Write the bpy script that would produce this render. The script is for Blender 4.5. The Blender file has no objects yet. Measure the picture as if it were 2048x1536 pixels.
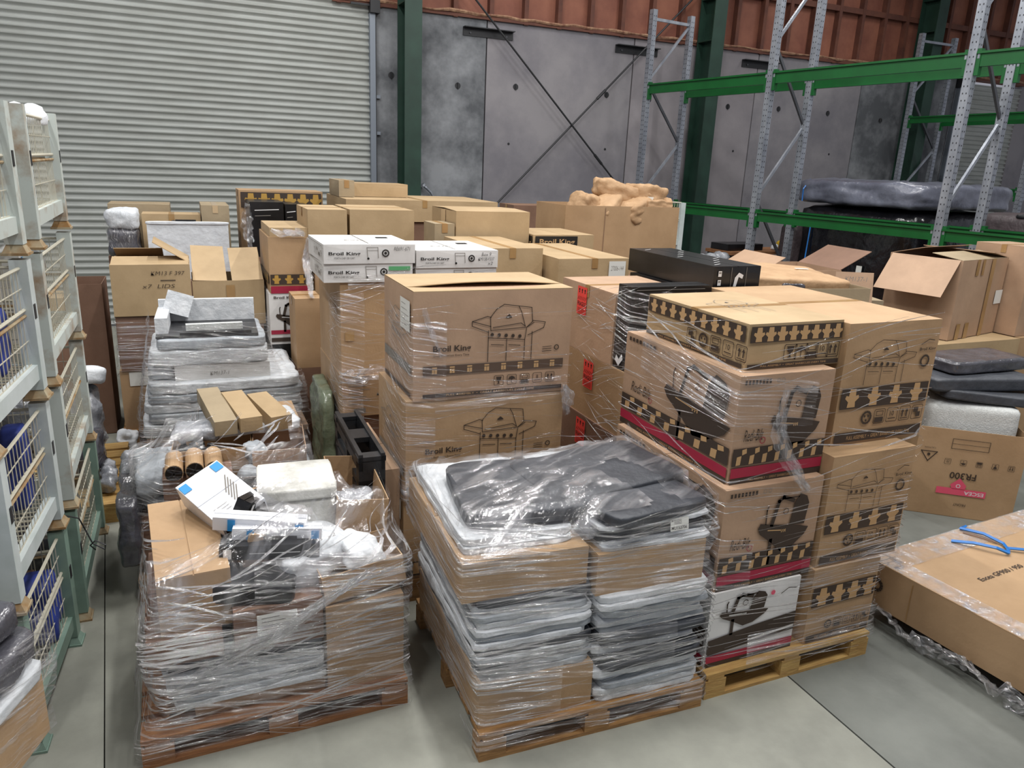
import bpy, bmesh, math, random
from mathutils import Vector, Matrix, noise

random.seed(7)
scene = bpy.context.scene
COL = scene.collection
R = math.radians

# ------------------------------------------------------------------ camera
CAM_H = 2.6
FPX = 1500.0
PIT, YAW, ROL = R(16.26), R(23.76), R(2.52)
_cy, _sy = math.cos(YAW), math.sin(YAW)
FW = Vector((_sy * math.cos(PIT), _cy * math.cos(PIT), -math.sin(PIT)))
_r = Vector((_cy, -_sy, 0))
_u = _r.cross(FW)
RT = _r * math.cos(ROL) + _u * math.sin(ROL)
UP = -_r * math.sin(ROL) + _u * math.cos(ROL)
cam_data = bpy.data.cameras.new('camera')
cam_data.sensor_width = 36.0
cam_data.lens = FPX / 2048 * 36.0
cam_data.clip_start = 0.05
cam = bpy.data.objects.new('camera', cam_data)
m = Matrix(((RT.x, UP.x, -FW.x), (RT.y, UP.y, -FW.y), (RT.z, UP.z, -FW.z)))
cam.matrix_world = Matrix.Translation((0, 0, CAM_H)) @ m.to_4x4()
COL.objects.link(cam)
scene.camera = cam

# ------------------------------------------------------------------ light
world = bpy.data.worlds.new('world')
scene.world = world
world.use_nodes = True
world.node_tree.nodes['Background'].inputs[0].default_value = (0.86, 0.88, 1.0, 1)
world.node_tree.nodes['Background'].inputs[1].default_value = 0.18


def area(name, loc, sx, sy, power, color=(1, 1, 1)):
    l = bpy.data.lights.new(name, 'AREA')
    l.shape = 'RECTANGLE'; l.size = sx; l.size_y = sy; l.energy = power; l.color = color
    o = bpy.data.objects.new(name, l); o.location = loc
    COL.objects.link(o)
    return o


for lx, pws in ((-1.6, (64, 64, 58, 34)), (1.6, (76, 76, 62, 34)), (4.8, (76, 76, 56, 30)), (8.0, (60, 56, 44, 26)), (12.0, (0, 36, 32, 22))):
    for ly, pw in zip((.6, 3.9, 7.2, 10.4), pws):
        if pw:
            area('roof_lamp', (lx, ly, 7.2), .16, 1.4, pw, (1.0, 0.985, 0.97))
scene.view_settings.view_transform = 'Standard'
scene.view_settings.look = 'None'
scene.view_settings.exposure = 0.84
scene.view_settings.gamma = 1.0
scene.view_settings.use_curve_mapping = False
try:
    scene.cycles.transparent_max_bounces = 40
except Exception:
    pass


# ------------------------------------------------------------------ materials
def lin(h):
    h = h.lstrip('#')
    o = []
    for i in (0, 2, 4):
        c = int(h[i:i + 2], 16) / 255
        o.append(c / 12.92 if c <= .04045 else ((c + .055) / 1.055) ** 2.4)
    return (o[0], o[1], o[2], 1)


MATS = {}


def mat(name, col, rough=.6, metal=0.0, col2=None, scale=4.0, mixamt=.5, bump=0.0, bscale=40.0, stretch=(1, 1, 1), spec=.5,
        detail=6.0, lo=.35, hi=.65, coat=0.0):
    if name in MATS:
        return MATS[name]
    m = bpy.data.materials.new(name)
    m.use_nodes = True
    nt = m.node_tree
    b = nt.nodes['Principled BSDF']
    b.inputs['Base Color'].default_value = lin(col)
    b.inputs['Roughness'].default_value = rough
    b.inputs['Metallic'].default_value = metal
    b.inputs['Specular IOR Level'].default_value = spec
    b.inputs['Coat Weight'].default_value = coat
    if col2 or bump:
        tc = nt.nodes.new('ShaderNodeTexCoord')
        oi = nt.nodes.new('ShaderNodeObjectInfo')
        mp = nt.nodes.new('ShaderNodeMapping')
        mul = nt.nodes.new('ShaderNodeMath'); mul.operation = 'MULTIPLY'; mul.inputs[1].default_value = 37.0
        nt.links.new(oi.outputs['Random'], mul.inputs[0])
        nt.links.new(tc.outputs['Object'], mp.inputs['Vector'])
        nt.links.new(mul.outputs[0], mp.inputs['Location'])
        mp.inputs['Scale'].default_value = stretch
    if col2:
        n = nt.nodes.new('ShaderNodeTexNoise'); n.inputs['Scale'].default_value = scale; n.inputs['Detail'].default_value = detail
        n.inputs['Roughness'].default_value = .62
        nt.links.new(mp.outputs[0], n.inputs['Vector'])
        rp = nt.nodes.new('ShaderNodeValToRGB')
        rp.color_ramp.elements[0].position = lo; rp.color_ramp.elements[1].position = hi
        rp.color_ramp.elements[0].color = lin(col); rp.color_ramp.elements[1].color = lin(col2)
        nt.links.new(n.outputs['Fac'], rp.inputs['Fac'])
        nt.links.new(rp.outputs['Color'], b.inputs['Base Color'])
    if bump:
        n2 = nt.nodes.new('ShaderNodeTexNoise'); n2.inputs['Scale'].default_value = bscale; n2.inputs['Detail'].default_value = 4
        nt.links.new(mp.outputs[0], n2.inputs['Vector'])
        bp = nt.nodes.new('ShaderNodeBump'); bp.inputs['Strength'].default_value = bump; bp.inputs['Distance'].default_value = .02
        nt.links.new(n2.outputs['Fac'], bp.inputs['Height'])
        nt.links.new(bp.outputs['Normal'], b.inputs['Normal'])
    MATS[name] = m
    return m


def film_mat(name, base, streak, sx=1.0, sy=45.0, lo=.5, hi=.78, rough=.1, tint='#f2f2f6', bumpd=.01, gloss=.55):
    m = bpy.data.materials.new(name)
    m.use_nodes = True
    nt = m.node_tree
    nt.nodes.clear()
    out = nt.nodes.new('ShaderNodeOutputMaterial')
    tr = nt.nodes.new('ShaderNodeBsdfTransparent')
    pr = nt.nodes.new('ShaderNodeBsdfPrincipled')
    pr.inputs['Base Color'].default_value = lin(tint)
    pr.inputs['Roughness'].default_value = rough
    pr.inputs['Specular IOR Level'].default_value = 1.0
    gl = nt.nodes.new('ShaderNodeBsdfGlossy'); gl.inputs['Roughness'].default_value = rough * .7
    mx2 = nt.nodes.new('ShaderNodeMixShader'); mx2.inputs[0].default_value = gloss
    mix = nt.nodes.new('ShaderNodeMixShader')
    uv = nt.nodes.new('ShaderNodeTexCoord')
    mp = nt.nodes.new('ShaderNodeMapping'); mp.inputs['Scale'].default_value = (sx, sy, 1)
    nt.links.new(uv.outputs['UV'], mp.inputs['Vector'])
    n = nt.nodes.new('ShaderNodeTexNoise'); n.inputs['Scale'].default_value = 1.0; n.inputs['Detail'].default_value = 5
    n.inputs['Distortion'].default_value = .6
    nt.links.new(mp.outputs[0], n.inputs['Vector'])
    rp = nt.nodes.new('ShaderNodeMapRange')
    rp.inputs[1].default_value = lo; rp.inputs[2].default_value = hi
    rp.inputs[3].default_value = base; rp.inputs[4].default_value = base + streak  # denser white streaks put glints into the film's own opacity
    nt.links.new(n.outputs['Fac'], rp.inputs[0])
    n3 = nt.nodes.new('ShaderNodeTexNoise'); n3.inputs['Scale'].default_value = 3.5; n3.inputs['Detail'].default_value = 3
    nt.links.new(uv.outputs['Object'], n3.inputs['Vector'])
    rp3 = nt.nodes.new('ShaderNodeMapRange')
    rp3.inputs[1].default_value = .35; rp3.inputs[2].default_value = .7; rp3.inputs[3].default_value = .35; rp3.inputs[4].default_value = 1.35
    nt.links.new(n3.outputs['Fac'], rp3.inputs[0])
    mu = nt.nodes.new('ShaderNodeMath'); mu.operation = 'MULTIPLY'
    nt.links.new(rp.outputs[0], mu.inputs[0]); nt.links.new(rp3.outputs[0], mu.inputs[1])
    bp = nt.nodes.new('ShaderNodeBump'); bp.inputs['Strength'].default_value = .9; bp.inputs['Distance'].default_value = bumpd
    nt.links.new(n.outputs['Fac'], bp.inputs['Height'])
    nt.links.new(bp.outputs['Normal'], pr.inputs['Normal'])
    nt.links.new(mu.outputs[0], mix.inputs[0])
    nt.links.new(bp.outputs['Normal'], gl.inputs['Normal'])
    nt.links.new(pr.outputs[0], mx2.inputs[1]); nt.links.new(gl.outputs[0], mx2.inputs[2])
    nt.links.new(tr.outputs[0], mix.inputs[1]); nt.links.new(mx2.outputs[0], mix.inputs[2])
    nt.links.new(mix.outputs[0], out.inputs[0])
    MATS[name] = m
    return m


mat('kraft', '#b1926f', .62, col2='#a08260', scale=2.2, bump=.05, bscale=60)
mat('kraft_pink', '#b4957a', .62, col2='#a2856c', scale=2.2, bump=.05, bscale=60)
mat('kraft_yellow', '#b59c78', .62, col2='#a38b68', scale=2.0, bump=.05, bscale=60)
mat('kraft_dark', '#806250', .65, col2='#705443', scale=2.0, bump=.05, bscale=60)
mat('kraft_olive', '#a59478', .62, col2='#94846a', scale=2.2, bump=.05, bscale=60)
mat('kraft_inside', '#9c7a57', .75)
mat('tape', '#9a774e', .25, col2='#a58457', scale=5, spec=.6)
mat('tape_clear', '#c2a884', .15, spec=.7)
mat('paper_brown', '#b59470', .7, col2='#a3825f', scale=5, bump=.8, bscale=9)
mat('white_card', '#d9d8d6', .55, col2='#c4c2bf', scale=3.0, lo=.45, hi=.75)
mat('foam', '#e0e3e6', .6, col2='#bfc4c9', scale=9, bump=.6, bscale=16, lo=.3, hi=.7)
mat('foam_grey', '#aeb4ba', .55, col2='#8f959b', scale=7, bump=.6, bscale=14)
mat('foam_thick', '#cfd2d0', .8, col2='#bfc2c0', scale=40, bump=.3, bscale=90)
mat('poly_dirty', '#d3d2cc', .85, col2='#8f8e86', scale=5, bump=.25, bscale=80, lo=.5, hi=.8)
mat('cushion_dark', '#43464c', .5, col2='#33363c', scale=5, bump=.35, bscale=20)
mat('black_card', '#121213', .3, col2='#1d1d1f', scale=5, spec=.5)
mat('black_plastic', '#191a1c', .42, col2='#2a2b2e', scale=12)
mat('black_wrap', '#0d0d10', .18, col2='#1b1b20', scale=6, bump=.9, bscale=5, spec=.8)
mat('bag_dark', '#3c3c42', .2, col2='#55555c', scale=6, bump=.8, bscale=9, spec=.9)
mat('bag_clear', '#a9abb0', .18, col2='#6f7278', scale=8, bump=1.0, bscale=11, spec=.9)
mat('bag_green', '#5c6650', .22, col2='#7b8570', scale=5, bump=1.0, bscale=8, spec=.8)
mat('silver_cover', '#6e7280', .28, col2='#585b68', scale=4, bump=.9, bscale=6, spec=.9)
mat('brown_cover', '#4a4042', .45, col2='#3c3436', scale=6, bump=.5, bscale=20)
mat('wood', '#a87f4e', .75, col2='#7f5c36', scale=3.0, stretch=(2, 14, 14), bump=.25, bscale=10)
mat('wood_new', '#bb9a5d', .75, col2='#a07b45', scale=3.0, stretch=(2, 14, 14), bump=.25, bscale=10)
mat('wood_red', '#9a6c45', .75, col2='#7d5233', scale=3.0, stretch=(2, 14, 14), bump=.25, bscale=10)
mat('cage_white', '#c3cbcb', .5, col2='#b3bdbb', scale=6)
mat('cage_rust', '#bcc4bf', .55, col2='#8a6436', scale=5, lo=.5, hi=.78)
mat('cage_green', '#829a8d', .5, col2='#748c80', scale=5)
mat('rust', '#a59a80', .8, col2='#8a6638', scale=9)
mat('wire_cream', '#c3bfae', .5, metal=.2)
mat('galv', '#8a8f98', .42, .55, col2='#a8adb5', scale=9, stretch=(1, 1, .3))
mat('galv_dark', '#55575c', .5, .4)
mat('beam_green', '#0d5c27', .4, col2='#0b5122', scale=3)
mat('steel_green', '#223f33', .5, col2='#1a3329', scale=3)
mat('dark_metal', '#232427', .5)
mat('slat', '#a9ada9', .45, col2='#9b9e99', scale=1.2, stretch=(1.0, 1, 1))
mat('guide', '#7e8690', .4, .3)
mat('concrete_wall', '#8c898c', .8, col2='#716f75', scale=.75, bump=.12, bscale=8, detail=9, lo=.38, hi=.62)
mat('concrete_stain', '#8f9296', .8, col2='#54575b', scale=1.2, bump=.15, bscale=8, detail=10, lo=.36, hi=.6)
mat('concrete_pale', '#948f92', .8, col2='#7d797d', scale=.8, bump=.12, bscale=8, detail=9)
mat('joint', '#4a4444', .9)
mat('lining', '#95604b', .7, col2='#7b4a3b', scale=1.6, bump=.12, bscale=4)
mat('lining_stud', '#6b4131', .75, col2='#57342a', scale=4)
mat('lining_foam', '#a8866a', .9, col2='#7a5342', scale=12, bump=.8, bscale=18)
mat('floor_pale', '#9b9c91', .62, col2='#82837a', scale=1.7, detail=10, lo=.34, hi=.64, bump=.06, bscale=20)
mat('floor_dark', '#757872', .55, col2='#5f625d', scale=1.9, detail=12, lo=.32, hi=.66, bump=.06, bscale=25)
mat('ceiling_sheet', '#9a9a96', .7)
mat('ink_black', '#17130f', .6)
mat('ink_brown', '#3a2e25', .6)
mat('ink_grey', '#7d7871', .7)
mat('ink_mid', '#574538', .6)
mat('ink_red', '#9c1f3c', .5)
mat('ink_pink', '#d8536d', .5)
mat('ink_kraft', '#b89468', .6)
mat('ink_gold', '#b08a3f', .6)
mat('ink_white', '#dcdcdc', .5)
mat('ink_blue', '#2a8fd0', .5)
mat('ink_orange', '#d9762b', .5)
mat('ink_green', '#5aa36f', .5)
mat('label_red', '#e8453f', .45)
mat('label_white', '#dcdcd6', .5)
mat('strap_blue', '#2a78c8', .35)
mat('cloth_blue', '#2c3f94', .6, col2='#22306f', scale=9)
mat('helmet_yellow', '#c9a52a', .35)
mat('tube_end', '#101012', .35)
mat('white_plastic', '#dfe1e6', .3)
mat('white_gloss', '#e0e4e8', .3, col2='#cfd3d8', scale=8, bump=.5, bscale=12)
film_mat('film_clear', .05, .6, 1.6, 75.0, .50, .68, rough=.16, bumpd=.035)
film_mat('film_sheet', .08, .72, 2.6, 48.0, .49, .68, rough=.17, bumpd=.05)
film_mat('film_cover', .09, .62, 5.0, 20.0, .46, .70, rough=.15, bumpd=.05)
film_mat('film_strand', .62, .33, 3.0, 8.0, .35, .75, rough=.2)  # near-white film strands, doubling as painted highlight streaks
film_mat('film_dense', .26, .60, 9.0, 9.0, .42, .70, rough=.15, bumpd=.04)


# ------------------------------------------------------------------ builders
class MB:
    def __init__(self):
        self.v = []; self.f = []; self.mi = []; self.uv = None

    def box(self, cx, cy, cz, sx, sy, sz, mi=0, rot=None):
        M = rot or Matrix.Identity(3)
        b = len(self.v)
        for x, y, z in ((-1, -1, -1), (1, -1, -1), (1, 1, -1), (-1, 1, -1), (-1, -1, 1), (1, -1, 1), (1, 1, 1), (-1, 1, 1)):
            p = M @ Vector((x * sx / 2, y * sy / 2, z * sz / 2))
            self.v.append((p.x + cx, p.y + cy, p.z + cz))
        for q in ((0, 3, 2, 1), (4, 5, 6, 7), (0, 1, 5, 4), (1, 2, 6, 5), (2, 3, 7, 6), (3, 0, 4, 7)):
            self.f.append(tuple(b + i for i in q)); self.mi.append(mi)
        return self

    def bar(self, a, b_, w, h=None, mi=0):
        a = Vector(a); c = Vector(b_); d = c - a
        L = d.length
        h = h or w
        q = d.to_track_quat('X', 'Z').to_matrix()
        mid = (a + c) / 2
        return self.box(mid.x, mid.y, mid.z, L, w, h, mi, q)

    def tube(self, pts, r, n=8, mi=0, cap=True):
        pts = [Vector(p) for p in pts]
        rs = r if isinstance(r, (list, tuple)) else [r] * len(pts)
        base = len(self.v)
        up = Vector((0, 0, 1))
        for i, p in enumerate(pts):
            d = (pts[min(i + 1, len(pts) - 1)] - pts[max(i - 1, 0)]).normalized()
            s = d.cross(up)
            if s.length < .05:
                s = d.cross(Vector((0, 1, 0)))
            s.normalize(); t = s.cross(d)
            for k in range(n):
                a = 2 * math.pi * k / n
                q = p + (s * math.cos(a) + t * math.sin(a)) * rs[i]
                self.v.append(q[:])
        for i in range(len(pts) - 1):
            for k in range(n):
                a = base + i * n + k; b2 = base + i * n + (k + 1) % n
                self.f.append((a, b2, b2 + n, a + n)); self.mi.append(mi)
        if cap:
            self.f.append(tuple(base + k for k in range(n))[::-1]); self.mi.append(mi)
            e = base + (len(pts) - 1) * n
            self.f.append(tuple(e + k for k in range(n))); self.mi.append(mi)
        return self

    def poly(self, pts, mi=0):
        b = len(self.v)
        self.v += [tuple(p) for p in pts]
        self.f.append(tuple(range(b, b + len(pts)))); self.mi.append(mi)
        return self

    def prism(self, pts, vec, mi=0):
        vec = Vector(vec); b = len(self.v); n = len(pts)
        self.v += [tuple(p) for p in pts]
        self.v += [tuple(Vector(p) + vec) for p in pts]
        self.f.append(tuple(range(b, b + n))[::-1]); self.mi.append(mi)
        self.f.append(tuple(range(b + n, b + 2 * n))); self.mi.append(mi)
        for k in range(n):
            j = (k + 1) % n
            self.f.append((b + k, b + j, b + n + j, b + n + k)); self.mi.append(mi)
        return self

    def build(self, name, mats, parent=None, loc=(0, 0, 0), rz=0.0, smooth=False, rot=None):
        me = bpy.data.meshes.new(name)
        me.from_pydata(self.v, [], self.f)
        if isinstance(mats, str):
            mats = [mats]
        for k in mats:
            me.materials.append(MATS[k])
        if len(mats) > 1:
            me.polygons.foreach_set('material_index', self.mi)
        if smooth:
            me.polygons.foreach_set('use_smooth', [True] * len(me.polygons))
        if self.uv:
            l = me.uv_layers.new(name='UVMap')
            for p in me.polygons:
                for li, vi in zip(p.loop_indices, p.vertices):
                    l.data[li].uv = self.uv[vi]
        me.update()
        o = bpy.data.objects.new(name, me)
        COL.objects.link(o)
        o.location = loc
        o.rotation_euler = rot if rot else (0, 0, rz)
        if parent:
            o.parent = parent
        return o


def tag(o, label, cat, group=None, kind=None):
    o['label'] = label
    if cat:
        o['category'] = cat
    if group:
        o['group'] = group
    if kind:
        o['kind'] = kind
    return o


def thing(name, label, cat, loc=(0, 0, 0), rz=0.0, group=None, rot=None):
    o = bpy.data.objects.new(name, None)
    o.empty_display_size = .1
    COL.objects.link(o)
    o.location = loc
    o.rotation_euler = rot if rot else (0, 0, rz)
    return tag(o, label, cat, group)


def struct(o):
    o['kind'] = 'structure'
    return o


def dup(o, loc, rz=None, label=None, group=None):
    c = o.copy(); COL.objects.link(c); c.location = loc
    if rz is not None:
        c.rotation_euler[2] = rz
    if label:
        c['label'] = label
    if group:
        c['group'] = group
    for ch in o.children:
        k = ch.copy(); COL.objects.link(k); k.parent = c
        for g in ch.children:
            q = g.copy(); COL.objects.link(q); q.parent = k
    return c


def lump(w, d, h, n=8, k=10.0, amp=.01, fr=3.0, seed=0.0, sag=0.0):
    """soft rounded block, base centre at the origin"""
    mb = MB(); idx = {}

    def vid(p):
        key = tuple(round(c, 4) for c in p)
        if key not in idx:
            s = (abs(p[0]) ** k + abs(p[1]) ** k + abs(p[2]) ** k) ** (1 / k)
            q = Vector((p[0] / s, p[1] / s, p[2] / s))
            P = Vector((q.x * w / 2, q.y * d / 2, q.z * h / 2))
            nv = noise.noise(Vector((P.x * fr + seed, P.y * fr - seed * .7, P.z * fr * 1.5 + seed * 1.3))) \
                + .5 * noise.noise(Vector((P.x * fr * 2.7 + seed, P.y * fr * 2.7, P.z * fr * 3 + seed)))
            dirv = q.normalized()
            P = P + dirv * nv * amp
            if sag and q.z > 0:
                P.z -= sag * (1 - (1 - q.x ** 2) * (1 - q.y ** 2))
            if P.z < -h / 2:
                P.z = -h / 2
            idx[key] = len(mb.v); mb.v.append((P.x, P.y, P.z + h / 2))
        return idx[key]

    for ax in range(3):
        for sg in (-1, 1):
            for i in range(n):
                for j in range(n):
                    c = []
                    for a, b in ((i, j), (i + 1, j), (i + 1, j + 1), (i, j + 1)):
                        p = [0, 0, 0]
                        p[ax] = sg; p[(ax + 1) % 3] = -1 + 2 * a / n; p[(ax + 2) % 3] = -1 + 2 * b / n
                        c.append(vid(p))
                    mb.f.append(tuple(c) if sg > 0 else tuple(c[::-1])); mb.mi.append(0)
    return mb


def grid_box(w, d, h, n=4, bulge=.004, seed=0.0, top=True):
    mb = MB(); idx = {}

    def vid(p):
        key = tuple(round(c, 4) for c in p)
        if key not in idx:
            x, y, z = p
            P = Vector((x * w / 2, y * d / 2, z * h / 2))
            nv = noise.noise(Vector((P.x * 3 + seed, P.y * 3, P.z * 3 + seed)))
            a = [abs(x), abs(y), abs(z)]
            ax = a.index(max(a))
            o = [x, y, z]
            oth = [o[i] for i in range(3) if i != ax]
            f = (1 - oth[0] ** 2) * (1 - oth[1] ** 2)
            e = bulge * f * (.6 + 1.2 * nv)
            if ax != 2:
                P[ax] += math.copysign(e, o[ax])
            idx[key] = len(mb.v); mb.v.append((P.x, P.y, P.z + h / 2))
        return idx[key]
    for ax in range(3):
        for sg in (-1, 1):
            if ax == 2 and sg == 1 and not top:
                continue
            for i in range(n):
                for j in range(n):
                    c = []
                    for a, b in ((i, j), (i + 1, j), (i + 1, j + 1), (i, j + 1)):
                        p = [0, 0, 0]
                        p[ax] = sg; p[(ax + 1) % 3] = -1 + 2 * a / n; p[(ax + 2) % 3] = -1 + 2 * b / n
                        c.append(vid(p))
                    mb.f.append(tuple(c) if sg > 0 else tuple(c[::-1])); mb.mi.append(0)
    return mb


FP = {}      # footprint of each load item, used to lay the stretch film around a load


def note(o, cx, cy, w, d, rz, z0, z1):
    FP[o.name] = (cx, cy, w, d, rz, z0, z1)
    return o


def carton(label, x0, x1, y0, y1, z0, z1, rz=0.0, m='kraft', name='carton', cat='box', group=None, seam='x', tape='tape',
           top='closed', gap=.006, lift=0.0, bulge=.004, endtape=True):
    w, d, h = x1 - x0, y1 - y0, z1 - z0
    cx, cy = (x0 + x1) / 2, (y0 + y1) / 2
    o = thing(name, label, cat, (cx, cy, z0), R(rz), group)
    t = .005
    sd = random.random() * 50
    if top == 'open':
        mb = MB()
        hh = h
        mb.box(0, 0, t / 2, w, d, t)
        mb.box(0, -d / 2 + t / 2, hh / 2, w, t, hh); mb.box(0, d / 2 - t / 2, hh / 2, w, t, hh)
        mb.box(-w / 2 + t / 2, 0, hh / 2, t, d - 2 * t, hh); mb.box(w / 2 - t / 2, 0, hh / 2, t, d - 2 * t, hh)
        mb.build('body', m, o)
    else:
        grid_box(w, d, h - t, 4, bulge, sd).build('body', m, o)
    if top == 'closed':
        for s in (-1, 1):
            mb = MB()
            if seam == 'x':
                ln = d / 2 - gap / 2
                q = Matrix.Rotation(s * -lift, 3, 'X')
                c = Vector((0, -s * ln / 2, 0)); c = q @ c
                mb.box(0, s * d / 2 + c.y, h - t / 2 + abs(c.z) + .0002, w - .002, ln, t, 0, q)
            else:
                ln = w / 2 - gap / 2
                q = Matrix.Rotation(s * lift, 3, 'Y')
                c = q @ Vector((-s * ln / 2, 0, 0))
                mb.box(s * w / 2 + c.x, 0, h - t / 2 + abs(c.z) + .0002, ln, d - .002, t, 0, q)
            mb.build('top_flap', m, o)
        if tape:
            mb = MB(); tw = .055; g = .0012
            if seam == 'x':
                mb.box(0, 0, h + g / 2, w, tw, g)
                if endtape:
                    for s in (-1, 1):
                        mb.box(s * (w / 2 + .0045), 0, h - .04, .001, tw, .08)
            else:
                mb.box(0, 0, h + g / 2, tw, d, g)
                if endtape:
                    for s in (-1, 1):
                        mb.box(0, s * (d / 2 + .0045), h - .04, tw, .001, .08)
            mb.build('tape', tape, o)
    o['dims'] = (w, d, h)
    note(o, cx, cy, w, d, R(rz), z0, z1)
    return o


def flap(o, hinge, length, ang, m='kraft', span=None, off=0.0, name='flap'):
    """flap on an open carton: hinge side, flap length, angle above horizontal (0 = lying flat outwards)"""
    w, d, h = o['dims']
    t = .005
    a = R(ang)
    mb = MB()
    if hinge in ('left', 'right'):
        s = -1 if hinge == 'left' else 1
        sp = (span or d) - .004
        q = Matrix.Rotation(-s * a, 3, 'Y')
        c = q @ Vector((s * length / 2, 0, 0))
        mb.box(s * w / 2 + c.x, off, h + c.z, length, sp, t, 0, q)
    else:
        s = -1 if hinge == 'front' else 1
        sp = (span or w) - .004
        q = Matrix.Rotation(s * a, 3, 'X')
        c = q @ Vector((0, s * length / 2, 0))
        mb.box(off, s * d / 2 + c.y, h + c.z, sp, length, t, 0, q)
    return mb.build(name, m, o)


# ---- flat print on carton faces
TXT = {}


def text_geo(s, bold=0.0, shear=0.0):
    key = (s, bold, shear)
    if key in TXT:
        return TXT[key]
    cu = bpy.data.curves.new('lettering', 'FONT')
    cu.body = s; cu.size = 1.0; cu.offset = bold; cu.shear = shear; cu.resolution_u = 3
    ob = bpy.data.objects.new('lettering', cu)
    COL.objects.link(ob)
    dg = bpy.context.evaluated_depsgraph_get()
    dg.update()
    me = bpy.data.meshes.new_from_object(ob.evaluated_get(dg))
    vs = [tuple(v.co[:2]) for v in me.vertices]
    fs = [tuple(p.vertices) for p in me.polygons]
    x0 = min(v[0] for v in vs); x1 = max(v[0] for v in vs)
    y0 = min(v[1] for v in vs); y1 = max(v[1] for v in vs)
    vs = [((x - x0), (y - y0)) for x, y in vs]
    TXT[key] = (vs, fs, x1 - x0, y1 - y0)
    bpy.data.objects.remove(ob); bpy.data.curves.remove(cu); bpy.data.meshes.remove(me)
    return TXT[key]


_T = [('Broil King', .02, 0), ('Great Barbecues Every Time', .006, 0), ('PORTA-CHEF 320 CART', 0, 0), ('FR300', .015, 0), ('FRONT', .005, 0),
      ('Redi-Bilt', 0, .25), ('FRAGILE', .015, 0), ('Escea GF900 / 950', .01, 0), ('RE691-671', -.01, .2), ('Box 9', -.01, .15),
      ('KM158-F337', -.01, .15), ('x2', -.01, .15), ('KM13 F 397', -.01, .2), ('x7  LIDS', -.01, .2), ('27006-144', -.01, .2), ('1 x out', -.01, .2),
      ('MU153706', .01, 0), ('21276-4600', -.01, .15), ('10.28  x2', -.01, .15), ('10', .01, 0), ('8', .01, 0), ('12', .01, 0), ('ESCEA', .01, 0),
      ('THIS WAY UP', .01, 0), ('Broil King barbecues', .01, 0), ('FULL ASSEMBLY  •  GREAT BARBECUES EVERY TIME', 0, 0), ('BOX', .01, 0),
      ('KM137-1', -.01, .2), ('(1594)', -.01, .2), ('4 x 8', -.01, .2), ('CAUTION', 0, 0), ('P5', .02, 0), ('Box', -.01, .2)]
for _t in _T:
    text_geo(*_t)


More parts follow.
